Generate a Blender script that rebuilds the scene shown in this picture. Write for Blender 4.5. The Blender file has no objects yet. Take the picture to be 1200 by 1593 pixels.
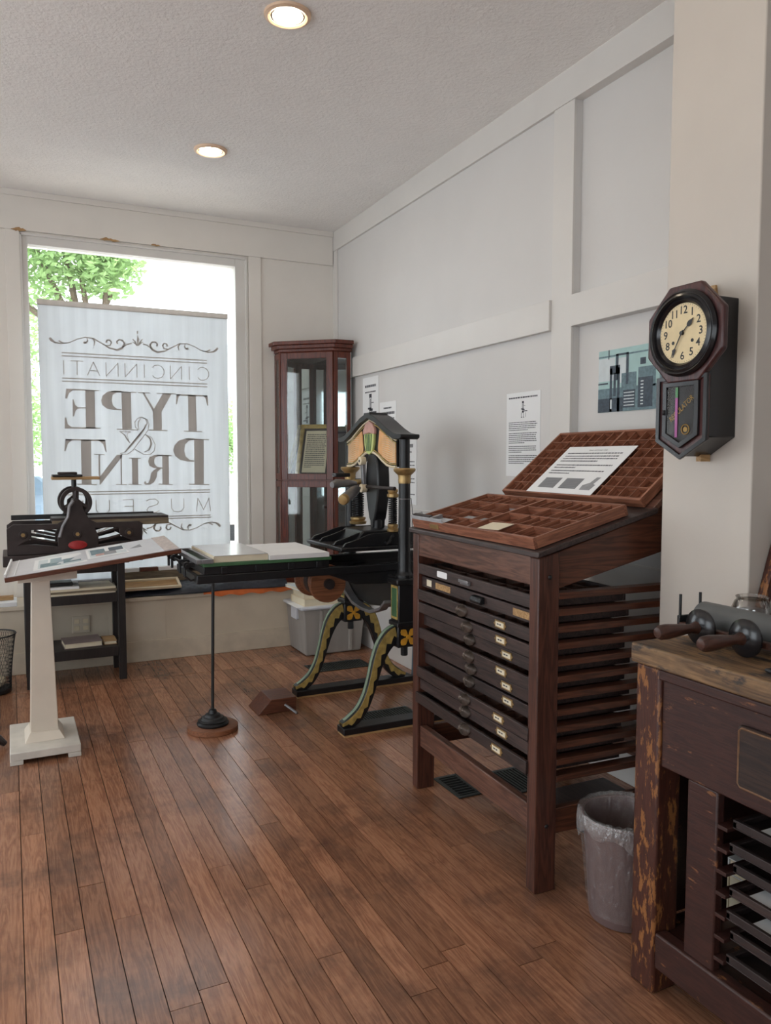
import bpy, bmesh, math, random
from mathutils import Vector, Matrix
R = math.radians
scene = bpy.context.scene
COL = scene.collection

# ------------------------------------------------------------------ camera
F_PX, PITCH, YAW, CAM_H = 1213.0, R(3.938), R(25.732), 1.5
cd = bpy.data.cameras.new('camera'); cam = bpy.data.objects.new('camera', cd); COL.objects.link(cam)
cd.sensor_fit = 'VERTICAL'; cd.sensor_height = 36.0; cd.lens = F_PX / 1593 * 36.0
cd.clip_start = 0.05; cd.clip_end = 300
cam.location = (0, 0, CAM_H); cam.rotation_euler = (R(90) - PITCH, 0, -YAW)
scene.camera = cam
# ------------------------------------------------------------------ sky, sun, exposure
world = bpy.data.worlds.new('world'); scene.world = world; world.use_nodes = True
wb = world.node_tree.nodes['Background']
wb.inputs['Color'].default_value = (0.86, 0.94, 1.0, 1); wb.inputs['Strength'].default_value = 2.6
sd = bpy.data.lights.new('sun', 'SUN'); sun = bpy.data.objects.new('sun', sd); COL.objects.link(sun)
sd.energy = 5.0; sd.angle = R(1.0); sd.color = (1, 0.95, 0.86)
sun.rotation_euler = Vector((-0.35, 0.12, -0.9)).to_track_quat('-Z', 'Y').to_euler()
sun.location = (4, 4, 12)
vs = scene.view_settings
vs.view_transform = 'Standard'; vs.look = 'None'; vs.gamma = 1.0; vs.use_curve_mapping = False
vs.exposure = 1.02
# daylight openings, the first seen, the others unseen and added: (centre, width, height, facing) -> sampling portals for the sky
def portal(loc, w, h, d):
    l = bpy.data.lights.new('window_portal', 'AREA'); l.shape = 'RECTANGLE'; l.size = w; l.size_y = h
    l.cycles.is_portal = True
    o = bpy.data.objects.new('window_portal', l); COL.objects.link(o); o.location = loc
    o.rotation_euler = Vector(d).to_track_quat('-Z', 'Z').to_euler()
portal((0.93, 6.46, 1.78), 1.52, 2.54, (0, -1, 0))
portal((-1.9, 6.46, 1.75), 1.8, 2.5, (0, -1, 0))
portal((-3.96, 3.9, 1.75), 2.4, 2.5, (1, 0, 0))
portal((-3.96, 0.6, 1.75), 2.4, 2.5, (1, 0, 0))
portal((-2.2, -3.30, 1.75), 2.4, 2.5, (0, 1, 0))

# ------------------------------------------------------------------ room constants
XW, YB, ZC = 2.55, 6.30, 3.41      # right wall, window wall, ceiling
XL, YN = -3.9, -3.2                # left wall, wall behind the camera
YL, ZL = 5.91, 0.48                # window ledge front and top

# ------------------------------------------------------------------ mesh helpers
class MB:
    def __init__(s): s.v = []; s.f = []; s.mi = []; s.m = 0
    def add(s, vs, fs):
        o = len(s.v); s.v += [tuple(v) for v in vs]
        for f in fs: s.f.append([i + o for i in f]); s.mi.append(s.m)
        return s
    def box(s, x0, x1, y0, y1, z0, z1):
        return s.add([(x0,y0,z0),(x1,y0,z0),(x1,y1,z0),(x0,y1,z0),(x0,y0,z1),(x1,y0,z1),(x1,y1,z1),(x0,y1,z1)],
                     [(0,3,2,1),(4,5,6,7),(0,1,5,4),(1,2,6,5),(2,3,7,6),(3,0,4,7)])
    def hexa(s, b, t):      # 4 bottom + 4 top corners
        return s.add(list(b) + list(t), [(0,3,2,1),(4,5,6,7),(0,1,5,4),(1,2,6,5),(2,3,7,6),(3,0,4,7)])
    def prism(s, pts, ax, a0, a1):
        n = len(pts)
        if ax == 'x': c = lambda p, a: (a, p[0], p[1])
        elif ax == 'y': c = lambda p, a: (p[0], a, p[1])
        else: c = lambda p, a: (p[0], p[1], a)
        return s.add([c(p, a0) for p in pts] + [c(p, a1) for p in pts],
                     [list(range(n))[::-1], list(range(n, 2*n))] + [(i, (i+1) % n, (i+1) % n + n, i + n) for i in range(n)])
    def tube(s, pts, r, n=8, caps=True, closed=False):
        pts = [Vector(p) for p in pts]; k = len(pts)
        rs = r if isinstance(r, (list, tuple)) else [r] * k
        vs = []; up = None
        for i, p in enumerate(pts):
            if closed: t = pts[(i+1) % k] - pts[i-1]
            else: t = pts[min(i+1, k-1)] - pts[max(i-1, 0)]
            t.normalize()
            if up is None: up = Vector((0,0,1)) if abs(t.z) < 0.9 else Vector((1,0,0))
            a = t.cross(up).normalized(); b = a.cross(t).normalized(); up = b
            for j in range(n):
                q = 2*math.pi*j/n
                vs.append(p + (a*math.cos(q) + b*math.sin(q)) * rs[i])
        fs = []
        for i in range(k if closed else k-1):
            for j in range(n):
                i2 = (i+1) % k
                fs.append((i*n+j, i*n+(j+1) % n, i2*n+(j+1) % n, i2*n+j))
        if caps and not closed: fs += [list(range(n))[::-1], list(range((k-1)*n, k*n))]
        return s.add(vs, fs)
    def cyl(s, p0, p1, r0, r1=None, n=16): return s.tube([p0, p1], [r0, r0 if r1 is None else r1], n)
    def lathe(s, prof, c=(0,0,0), axis=(0,0,1), n=24, sx=1.0, sy=1.0):
        q = Vector((0,0,1)).rotation_difference(Vector(axis)); c = Vector(c)
        vs = []; fs = []; k = len(prof)
        for r, z in prof:
            r = max(r, 1e-5)
            for j in range(n):
                a = 2*math.pi*j/n
                vs.append(c + q @ Vector((r*math.cos(a)*sx, r*math.sin(a)*sy, z)))
        for i in range(k-1):
            for j in range(n): fs.append((i*n+j, i*n+(j+1) % n, (i+1)*n+(j+1) % n, (i+1)*n+j))
        if prof[0] != prof[-1]: fs += [list(range(n))[::-1], list(range((k-1)*n, k*n))]
        return s.add(vs, fs)
    def sphere(s, c, rx, ry=None, rz=None, n=12, m=8):
        ry = ry or rx; rz = rz or rx
        prof = [(math.sin(math.pi*i/m), -math.cos(math.pi*i/m)) for i in range(m+1)]
        o = len(s.v); s.lathe(prof, n=n)
        for i in range(o, len(s.v)):
            x, y, z = s.v[i]; s.v[i] = (c[0]+x*rx, c[1]+y*ry, c[2]+z*rz)
        return s
    def poly(s, pts): return s.add(pts, [list(range(len(pts)))])
    def move(s, d):
        s.v = [(x+d[0], y+d[1], z+d[2]) for x, y, z in s.v]; return s
    def xform(s, M):
        s.v = [tuple(M @ Vector(v)) for v in s.v]; return s

ORG = {}
def link(name, mb, mats, parent=None, bevel=0, world=True, org=None, seg=2, sharp=35):
    if not isinstance(mats, (list, tuple)): mats = [mats]
    o0 = org if org is not None else (ORG.get(parent, (0,0,0)) if parent and world else (0,0,0))
    me = bpy.data.meshes.new(name)
    me.from_pydata([(x-o0[0], y-o0[1], z-o0[2]) for x, y, z in mb.v], [], mb.f)
    for m in mats: me.materials.append(m)
    if len(mats) > 1: me.polygons.foreach_set('material_index', mb.mi)
    bm = bmesh.new(); bm.from_mesh(me); bmesh.ops.recalc_face_normals(bm, faces=bm.faces); bm.to_mesh(me); bm.free()
    me.polygons.foreach_set('use_smooth', [True] * len(me.polygons)); me.set_sharp_from_angle(angle=R(sharp))
    o = bpy.data.objects.new(name, me); COL.objects.link(o)
    if parent: o.parent = parent; ORG[o] = ORG.get(parent, (0,0,0)) if world else (0,0,0)
    elif org is not None: o.location = org; ORG[o] = tuple(org)
    else: ORG[o] = (0,0,0)
    if bevel:
        b = o.modifiers.new('bevel', 'BEVEL'); b.width = bevel; b.segments = seg; b.limit_method = 'ANGLE'; b.angle_limit = R(40)
    return o
def tag(o, label, cat, group=None):
    o['label'] = label; o['category'] = cat
    if group: o['group'] = group
    return o
def thing(name, label, cat, loc, rz=0, group=None):
    o = bpy.data.objects.new(name, None); COL.objects.link(o); o.location = loc; o.rotation_euler = (0, 0, rz)
    o.empty_display_size = 0.05; ORG[o] = tuple(loc)
    return tag(o, label, cat, group)
def solo(name, mb, mats, label, cat, base, group=None, bevel=0, **k):      # a thing that is one mesh, origin at its base
    return tag(link(name, mb, mats, org=base, bevel=bevel, **k), label, cat, group)
def struct(name, mb, mats, bevel=0, parent=None, org=None, **k):
    o = link(name, mb, mats, parent, bevel, org=org, **k)
    if not parent: o['kind'] = 'structure'
    return o
def part(name, mb, mats, parent, bevel=0, label=None, **k):
    o = link(name, mb, mats, parent, bevel, **k)
    if label: o['label'] = label
    return o
def copy_tree(o, parent=None):
    c = o.copy(); COL.objects.link(c); c.parent = parent; ORG[c] = ORG.get(o, (0,0,0))
    for ch in list(o.children): copy_tree(ch, c)
    return c
def text_mb(body, size, u, v, at, align='CENTER'):
    cu = bpy.data.curves.new('t', 'FONT'); cu.body = body; cu.size = size; cu.align_x = align; cu.align_y = 'CENTER'; cu.resolution_u = 3; cu.offset = 0.0005 if size > 0.03 else 0.0
    ob = bpy.data.objects.new('t', cu); COL.objects.link(ob)
    dg = bpy.context.evaluated_depsgraph_get(); me = bpy.data.meshes.new_from_object(ob.evaluated_get(dg))
    u = Vector(u); v = Vector(v); at = Vector(at); mb = MB()
    mb.add([at + u*p.co.x + v*p.co.y for p in me.vertices], [list(p.vertices) for p in me.polygons])
    bpy.data.objects.remove(ob); bpy.data.curves.remove(cu); bpy.data.meshes.remove(me)
    return mb
def merge(a, b):
    o = len(a.v); a.v += b.v
    for f in b.f: a.f.append([i+o for i in f]); a.mi.append(a.m)
    return a
def text_rows(mb, at, u, v, width, rows, pitch, h, rng, short_last=True):
    at = Vector(at); u = Vector(u); v = Vector(v)
    for i in range(rows):
        w = width * (rng.uniform(0.35, 0.7) if short_last and i == rows-1 else rng.uniform(0.95, 1.0)); x = 0
        while x < w - 0.004:
            l = min(rng.uniform(0.006, 0.02), w - x); p = at + u*x - v*(i*pitch)
            mb.poly([p, p+u*l, p+u*l-v*h, p-v*h]); x += l + 0.0035

# ------------------------------------------------------------------ materials
def lin(r, g, b):
    f = lambda c: (c/255/12.92) if c/255 <= 0.04045 else ((c/255+0.055)/1.055)**2.4
    return (f(r), f(g), f(b), 1)
def newmat(name):
    m = bpy.data.materials.new(name); m.use_nodes = True; return m, m.node_tree.nodes, m.node_tree.links
def plain(name, c, rough=0.5, metal=0.0, var=0.12, scale=12, bump=0.0, spec=0.5, bscale=None, emit=None):
    m, N, L = newmat(name); b = N['Principled BSDF']
    b.inputs['Roughness'].default_value = rough; b.inputs['Metallic'].default_value = metal; b.inputs['Specular IOR Level'].default_value = spec
    tc = N.new('ShaderNodeTexCoord'); no = N.new('ShaderNodeTexNoise'); no.inputs['Scale'].default_value = scale; no.inputs['Detail'].default_value = 5
    L.new(tc.outputs['Object'], no.inputs['Vector'])
    r = N.new('ShaderNodeValToRGB'); r.color_ramp.elements[0].position = 0.3; r.color_ramp.elements[1].position = 0.7
    r.color_ramp.elements[0].color = tuple(x*(1-var) for x in c[:3]) + (1,); r.color_ramp.elements[1].color = tuple(min(1, x*(1+var)) for x in c[:3]) + (1,)
    L.new(no.outputs['Fac'], r.inputs['Fac']); L.new(r.outputs['Color'], b.inputs['Base Color'])
    if bump:
        n2 = N.new('ShaderNodeTexNoise'); n2.inputs['Scale'].default_value = bscale or scale*6; n2.inputs['Detail'].default_value = 4
        bp = N.new('ShaderNodeBump'); bp.inputs['Strength'].default_value = bump; bp.inputs['Distance'].default_value = 0.01
        L.new(tc.outputs['Object'], n2.inputs['Vector']); L.new(n2.outputs['Fac'], bp.inputs['Height']); L.new(bp.outputs['Normal'], b.inputs['Normal'])
    if emit: b.inputs['Emission Color'].default_value = emit[0]; b.inputs['Emission Strength'].default_value = emit[1]
    return m
def wood(name, dark, light, axis='Y', rough=0.45, scale=1.0, wear=None, wear_at=0.62, dirt=None, rnd=0.0, bump=0.08, stretch=14):
    m, N, L = newmat(name); b = N['Principled BSDF']; b.inputs['Roughness'].default_value = rough
    tc = N.new('ShaderNodeTexCoord'); oi = N.new('ShaderNodeObjectInfo')
    off = N.new('ShaderNodeVectorMath'); off.operation = 'MULTIPLY_ADD'
    cmb = N.new('ShaderNodeCombineXYZ')
    for k in range(3): L.new(oi.outputs['Random'], cmb.inputs[k])
    L.new(cmb.outputs[0], off.inputs[0]); off.inputs[1].default_value = (17.3, 9.1, 23.7); L.new(tc.outputs['Object'], off.inputs[2])
    mp = N.new('ShaderNodeMapping'); s = [stretch*scale]*3; s['XYZ'.index(axis)] = 1.1*scale; mp.inputs['Scale'].default_value = s
    L.new(off.outputs[0], mp.inputs['Vector'])
    n1 = N.new('ShaderNodeTexNoise'); n1.inputs['Scale'].default_value = 2.2; n1.inputs['Detail'].default_value = 6; n1.inputs['Distortion'].default_value = 0.6
    L.new(mp.outputs[0], n1.inputs['Vector'])
    ml = N.new('ShaderNodeMath'); ml.operation = 'MULTIPLY'; ml.inputs[1].default_value = 5.0; L.new(n1.outputs['Fac'], ml.inputs[0])
    fr = N.new('ShaderNodeMath'); fr.operation = 'PINGPONG'; fr.inputs[1].default_value = 0.5; L.new(ml.outputs[0], fr.inputs[0])
    n2 = N.new('ShaderNodeTexNoise'); n2.inputs['Scale'].default_value = 14; n2.inputs['Detail'].default_value = 4; L.new(mp.outputs[0], n2.inputs['Vector'])
    ad = N.new('ShaderNodeMath'); ad.operation = 'MULTIPLY_ADD'; ad.inputs[1].default_value = 0.9; L.new(fr.outputs[0], ad.inputs[0])
    m2 = N.new('ShaderNodeMath'); m2.operation = 'MULTIPLY'; m2.inputs[1].default_value = 0.55; L.new(n2.outputs['Fac'], m2.inputs[0]); L.new(m2.outputs[0], ad.inputs[2])
    rp = N.new('ShaderNodeValToRGB'); rp.color_ramp.elements[0].position = 0.2; rp.color_ramp.elements[1].position = 0.8
    rp.color_ramp.elements[0].color = dark; rp.color_ramp.elements[1].color = light; L.new(ad.outputs[0], rp.inputs['Fac'])
    out = rp.outputs['Color']
    if rnd:
        hs = N.new('ShaderNodeHueSaturation'); L.new(out, hs.inputs['Color'])
        mr = N.new('ShaderNodeMapRange'); mr.inputs['To Min'].default_value = 1-rnd; mr.inputs['To Max'].default_value = 1+rnd; L.new(oi.outputs['Random'], mr.inputs['Value']); L.new(mr.outputs[0], hs.inputs['Value'])
        out = hs.outputs['Color']
    def layer(out, col, sc, lo, hi, useobj, amt=1.0):
        n = N.new('ShaderNodeTexNoise'); n.inputs['Scale'].default_value = sc; n.inputs['Detail'].default_value = 7; n.inputs['Roughness'].default_value = 0.65
        L.new(useobj, n.inputs['Vector'])
        r = N.new('ShaderNodeMapRange'); r.inputs['From Min'].default_value = lo; r.inputs['From Max'].default_value = hi; r.inputs['To Max'].default_value = amt; L.new(n.outputs['Fac'], r.inputs['Value'])
        mx = N.new('ShaderNodeMix'); mx.data_type = 'RGBA'; L.new(r.outputs[0], mx.inputs['Factor']); L.new(out, mx.inputs['A']); mx.inputs['B'].default_value = col
        return mx.outputs['Result']
    if wear:
        mp2 = N.new('ShaderNodeMapping'); s2 = [3.0]*3; s2['XYZ'.index(axis)] = 1.0; mp2.inputs['Scale'].default_value = s2; L.new(off.outputs[0], mp2.inputs['Vector'])
        out = layer(out, wear, 7*scale, wear_at, wear_at+0.06, mp2.outputs[0])
    if dirt:
        geo = N.new('ShaderNodeNewGeometry')
        out = layer(out, dirt, 2.6, 0.5, 0.72, geo.outputs['Position'], 0.75)
    L.new(out, b.inputs['Base Color'])
    if bump:
        bp = N.new('ShaderNodeBump'); bp.inputs['Strength'].default_value = bump; bp.inputs['Distance'].default_value = 0.004
        L.new(ad.outputs[0], bp.inputs['Height']); L.new(bp.outputs['Normal'], b.inputs['Normal'])
    return m
def glass(name, tint=(1,1,1,1), gloss=0.06):
    m, N, L = newmat(name); N.remove(N['Principled BSDF'])
    t = N.new('ShaderNodeBsdfTransparent'); t.inputs['Color'].default_value = tint
    g = N.new('ShaderNodeBsdfGlossy'); g.inputs['Roughness'].default_value = 0.02
    lw = N.new('ShaderNodeLayerWeight'); lw.inputs['Blend'].default_value = 0.25
    mr = N.new('ShaderNodeMapRange'); mr.inputs['To Min'].default_value = gloss; mr.inputs['To Max'].default_value = 0.7 if gloss > 0.02 else 0.25; L.new(lw.outputs['Fresnel'], mr.inputs['Value'])
    mx = N.new('ShaderNodeMixShader'); L.new(mr.outputs[0], mx.inputs['Fac']); L.new(t.outputs[0], mx.inputs[1]); L.new(g.outputs[0], mx.inputs[2])
    L.new(mx.outputs[0], N['Material Output'].inputs['Surface']); return m
def translucent(name, c, tr=0.5, clear=0.0, streak=True):
    m, N, L = newmat(name); N.remove(N['Principled BSDF'])
    d = N.new('ShaderNodeBsdfDiffuse'); t = N.new('ShaderNodeBsdfTranslucent'); mx = N.new('ShaderNodeMixShader'); mx.inputs['Fac'].default_value = tr
    tc = N.new('ShaderNodeTexCoord'); mp = N.new('ShaderNodeMapping'); mp.inputs['Scale'].default_value = (14, 14, 0.8); no = N.new('ShaderNodeTexNoise'); no.inputs['Scale'].default_value = 1.5; no.inputs['Detail'].default_value = 6
    L.new(tc.outputs['Object'], mp.inputs['Vector']); L.new(mp.outputs[0], no.inputs['Vector'])
    r = N.new('ShaderNodeValToRGB'); r.color_ramp.elements[0].position = 0.3; r.color_ramp.elements[1].position = 0.7
    r.color_ramp.elements[0].color = tuple(x*0.9 for x in c[:3])+(1,); r.color_ramp.elements[1].color = c; L.new(no.outputs['Fac'], r.inputs['Fac'])
    for s in (d, t): L.new(r.outputs['Color'], s.inputs['Color'])
    L.new(d.outputs[0], mx.inputs[1]); L.new(t.outputs[0], mx.inputs[2]); out = mx.outputs[0]
    if clear:
        tp = N.new('ShaderNodeBsdfTransparent'); m2 = N.new('ShaderNodeMixShader'); m2.inputs['Fac'].default_value = clear
        L.new(out, m2.inputs[1]); L.new(tp.outputs[0], m2.inputs[2]); out = m2.outputs[0]
    L.new(out, N['Material Output'].inputs['Surface']); return m
def film(name, clear, gl=0.3):
    m, N, L = newmat(name); N.remove(N['Principled BSDF'])
    t = N.new('ShaderNodeBsdfTransparent'); g = N.new('ShaderNodeBsdfGlossy'); g.inputs['Roughness'].default_value = 0.22; d = N.new('ShaderNodeBsdfDiffuse'); d.inputs['Color'].default_value = (0.8, 0.78, 0.78, 1)
    tc = N.new('ShaderNodeTexCoord'); mp = N.new('ShaderNodeMapping'); mp.inputs['Scale'].default_value = (30, 30, 9); n = N.new('ShaderNodeTexNoise'); n.inputs['Scale'].default_value = 1.6; n.inputs['Detail'].default_value = 5; n.inputs['Distortion'].default_value = 1.2
    L.new(tc.outputs['Object'], mp.inputs['Vector']); L.new(mp.outputs[0], n.inputs['Vector'])
    b = N.new('ShaderNodeBump'); b.inputs['Strength'].default_value = 1.0; b.inputs['Distance'].default_value = 0.02; L.new(n.outputs['Fac'], b.inputs['Height']); L.new(b.outputs['Normal'], g.inputs['Normal']); L.new(b.outputs['Normal'], d.inputs['Normal'])
    m1 = N.new('ShaderNodeMixShader'); m1.inputs['Fac'].default_value = gl; L.new(d.outputs[0], m1.inputs[1]); L.new(g.outputs[0], m1.inputs[2])
    m2 = N.new('ShaderNodeMixShader'); m2.inputs['Fac'].default_value = clear; L.new(m1.outputs[0], m2.inputs[1]); L.new(t.outputs[0], m2.inputs[2])
    L.new(m2.outputs[0], N['Material Output'].inputs['Surface']); return m
def emitter(name, c, s):
    m, N, L = newmat(name); N.remove(N['Principled BSDF']); e = N.new('ShaderNodeEmission'); e.inputs['Color'].default_value = c; e.inputs['Strength'].default_value = s
    L.new(e.outputs[0], N['Material Output'].inputs['Surface']); return m

M = dict(
    wall=plain('wall_paint', lin(214,211,208), 0.55, var=0.02, scale=3, bump=0.02, bscale=60),
    wall_back=plain('wall_paint_warm', lin(228,222,214), 0.55, var=0.03, scale=3, bump=0.03, bscale=40),
    trim=plain('trim_paint', lin(218,214,209), 0.4, var=0.02, scale=4),
    pillar=plain('pillar_paint', lin(202,193,183), 0.5, var=0.025, scale=4, bump=0.02, bscale=40),
    ledge=plain('ledge_paint', lin(205,192,172), 0.5, var=0.06, scale=5, bump=0.03, bscale=40),
    base=plain('baseboard_paint', lin(205,192,172), 0.5, var=0.1, scale=9, bump=0.03, bscale=40),
    ceiling=plain('ceiling_texture', lin(243,240,237), 0.85, var=0.02, scale=6, bump=0.6, bscale=55),
    plank=wood('floor_plank', lin(134,90,68), lin(174,124,94), 'Y', 0.21, 1.3, dirt=lin(74,56,50), rnd=0.26, bump=0.05),
    subfloor=plain('floor_joint', lin(30,18,12), 0.8),
    floor_far=wood('floor_far', lin(96,56,34), lin(150,98,66), 'Y', 0.32, 1.0),
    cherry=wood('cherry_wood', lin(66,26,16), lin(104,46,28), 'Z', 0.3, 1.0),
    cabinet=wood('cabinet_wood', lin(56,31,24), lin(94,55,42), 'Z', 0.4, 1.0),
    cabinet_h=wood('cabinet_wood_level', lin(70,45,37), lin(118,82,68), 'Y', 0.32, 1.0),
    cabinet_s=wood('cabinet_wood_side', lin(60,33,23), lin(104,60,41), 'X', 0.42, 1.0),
    case=wood('type_case_wood', lin(104,60,42), lin(158,102,76), 'Y', 0.5, 1.2),
    case_x=wood('type_case_wood_cross', lin(108,64,45), lin(162,106,80), 'X', 0.5, 1.2),
    case_in=wood('type_case_bottom', lin(96,52,32), lin(138,82,52), 'Y', 0.7, 1.0),
    drawer=wood('drawer_front_wood', lin(38,30,30), lin(70,54,50), 'Y', 0.45, 1.2, rnd=0.2),
    drawer_in=wood('drawer_inside_wood', lin(44,24,16), lin(84,48,30), 'X', 0.6, 1.0, rnd=0.2),
    bench=wood('bench_paint', lin(46,25,22), lin(66,37,31), 'Y', 0.45, 2.0, wear=lin(128,84,54), wear_at=0.62),
    bench_leg=wood('bench_leg_worn', lin(60,30,22), lin(78,40,28), 'Z', 0.5, 2.4, wear=lin(142,92,50), wear_at=0.53),
    bench_top=wood('bench_top_worn', lin(84,62,44), lin(146,114,80), 'Y', 0.6, 1.0, wear=lin(62,54,50), wear_at=0.54, dirt=lin(64,54,48)),
    bench_drawer=wood('bench_drawer_dark', lin(30,22,20), lin(58,40,32), 'Y', 0.6, 1.2, wear=lin(130,92,60), wear_at=0.66),
    dark_wood=wood('dark_stand_wood', lin(22,18,18), lin(40,33,31), 'Z', 0.5, 1.0),
    tan_wood=wood('tan_wood', lin(150,112,70), lin(196,158,108), 'X', 0.5, 1.0),
    red_block=wood('block_wood', lin(74,40,28), lin(112,66,46), 'X', 0.4, 1.4),
    round_wood=wood('round_base_wood', lin(108,66,44), lin(150,98,68), 'X', 0.4, 1.0),
    grey_board=wood('weathered_board', lin(92,80,66), lin(140,124,100), 'X', 0.7, 1.0),
    black=plain('black_iron', lin(24,24,26), 0.38, 0.0, 0.2, 20, 0.03),
    iron=plain('brown_iron', lin(56,47,46), 0.45, 0.3, 0.25, 14, 0.06),
    steel=plain('worn_steel', lin(136,134,136), 0.35, 0.5, 0.2, 14),
    brass=plain('aged_brass', lin(166,138,92), 0.38, 0.6, 0.25, 18),
    gilt=plain('gilt_leaf', lin(186,160,92), 0.45, 0.25, 0.3, 26),
    yellow=plain('flower_yellow', lin(206,148,44), 0.5, 0, 0.2, 30),
    palegreen=plain('pale_green_paint', lin(132,150,128), 0.45, 0, 0.15, 20),
    green=plain('panel_green', lin(66,104,70), 0.45, 0, 0.15, 20),
    orange=plain('painted_orange', lin(226,170,112), 0.5, 0, 0.14, 22),
    pinkp=plain('painted_rose', lin(196,150,138), 0.5, 0, 0.15, 22),
    lime=plain('painted_lime', lin(196,206,130), 0.5, 0, 0.12, 22),
    cream=plain('cream_paint', lin(222,206,176), 0.45, 0, 0.06, 10),
    bronze=plain('dark_bronze', lin(104,92,84), 0.42, 0.35, 0.3, 30, 0.1),
    paper=plain('white_paper', lin(236,236,236), 0.7, 0, 0.02, 6),
    paper2=plain('cream_paper', lin(224,212,186), 0.7, 0, 0.05, 8),
    ink=plain('print_ink', lin(70,70,76), 0.8, 0, 0.05),
    grey_ink=plain('print_grey', lin(150,150,152), 0.8, 0, 0.1, 60),
    white_lac=plain('white_lacquer', lin(222,210,194), 0.35, 0, 0.04, 8),
    marble=plain('scuffed_white', lin(214,208,198), 0.4, 0, 0.08, 14),
    board_grey=plain('grey_laminate', lin(206,206,210), 0.3, 0, 0.04, 10),
    glass=glass('clear_glass'), clock_glass=glass('clock_glass', (0.9,0.9,0.9,1), 0.01), jar=glass('jar_glass', (0.93,0.93,0.92,1), 0.12), cab_glass=glass('cabinet_glass', (0.93,0.95,0.94,1), 0.05),
    mirror=plain('mirror_back', lin(210,216,218), 0.03, 1.0, 0.0),
    banner=translucent('banner_fabric', (0.82,0.84,0.86,1), 0.52),
    banner_ink=translucent('banner_print', (0.70,0.655,0.62,1), 0.55),
    bin_plastic=translucent('storage_plastic', (0.50,0.46,0.42,1), 0.3),
    lid=plain('bin_lid', lin(206,208,214), 0.4, 0, 0.03),
    pad=plain('quilted_pad', lin(40,44,54), 0.32, 0, 0.2, 20, 0.0),
    cloth=plain('orange_cloth', lin(206,106,50), 0.7, 0, 0.1, 20),
    mesh_black=plain('black_mesh', lin(26,26,28), 0.5, 0, 0.1),
    trash=plain('mauve_plastic', lin(104,84,82), 0.4, 0, 0.06, 10),
    liner=film('bag_film', 0.86, 0.6),
    rubber=plain('grey_roller', lin(92,94,94), 0.45, 0, 0.06, 20),
    handle=wood('turned_handle', lin(48,28,22), lin(80,50,40), 'X', 0.3, 1.4),
    clock_wood=wood('clock_wood', lin(50,26,26), lin(84,48,46), 'Z', 0.3, 1.4),
    clock_black=plain('ebonised', lin(26,24,26), 0.22, 0, 0.15, 20),
    dial=plain('aged_dial', lin(226,206,164), 0.6, 0, 0.08, 20),
    gold=plain('gold_leaf', lin(196,156,84), 0.4, 0.4, 0.1),
    pink=plain('pink_reflection', lin(222,130,200), 0.5, 0, 0.05), greens=plain('green_reflection', lin(120,190,130), 0.5, 0, 0.05),
    vent=plain('vent_iron', lin(64,68,66), 0.45, 0.5, 0.15), hole=plain('vent_hole', lin(14,13,12), 0.9),
    red=plain('red_badge', lin(168,44,46), 0.45, 0, 0.15, 20),
    bluepipe=plain('blue_pipe', lin(92,116,130), 0.4, 0.2, 0.1),
    lamp_trim=plain('lamp_trim', lin(232,200,170), 0.4, 0.1, 0.03),  # white trim tinted peach, the warm lamp light put into its colour
    bulb=emitter('lamp_glow', (1, 0.84, 0.64, 1), 34),
    leaf=translucent('leaf', (0.34,0.50,0.22,1), 0.5), bark=plain('bark', lin(92,80,66), 0.9, 0, 0.25),
    street=plain('asphalt', lin(150,150,150), 0.9, 0, 0.1), walk=plain('sidewalk', lin(214,208,198), 0.9, 0, 0.06),
    facade=plain('far_facade', lin(206,200,192), 0.8, 0, 0.06), dark_glass=plain('far_glass', lin(92,112,130), 0.2, 0, 0.1), car=plain('car_blue', lin(120,138,156), 0.3, 0.2, 0.05),
    photo_teal=plain('photo_wall', lin(168,200,198), 0.5, 0, 0.06, 20), photo_mid=plain('photo_mid', lin(104,128,136), 0.5, 0, 0.25, 60), photo_dark=plain('photo_dark', lin(62,74,86), 0.5, 0, 0.3, 60), photo_light=plain('photo_light', lin(206,214,216), 0.5, 0, 0.05, 30),
)
rng = random.Random(7)
# ------------------------------------------------------------------ the room
floor = struct('floor', MB().box(XL-0.2, XW+0.2, YN-0.2, YB+0.15, -0.12, -0.006), M['subfloor'])
PW = 0.0880
def plank(x0, y0, y1):
    dz = rng.uniform(-0.0006, 0.0004); c = ((x0+PW/2), (y0+y1)/2, 0)
    g = 0.0014
    mb = MB().box(-PW/2+g, PW/2-g, (y0-y1)/2+g, (y1-y0)/2-g, -0.012, dz)
    o = link('plank', mb, M['plank'], floor, world=False); o.location = c; return o
ncol = 0
x = -0.003 - 24*PW
while x < XW - 0.01:
    if x > -2.0:
        y = 0.7; e = 0.7 + rng.uniform(0.5, 1.9)
        while True:
            if 5.41 - e < 0.5: e = 5.41
            plank(x, y, e); y = e
            if e >= 5.41: break
            e = y + rng.uniform(1.1, 2.6)
        plank(x, 5.412, YL+0.03)
    x += PW
xa = -0.003 - 22*PW
b = MB(); b.box(XL, XW, YN, 0.7, -0.012, 0); b.box(XL, xa, 0.7, YB, -0.012, 0)
far = part('floor_boards', b, M['floor_far'], floor); far['kind'] = 'stuff'

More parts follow.
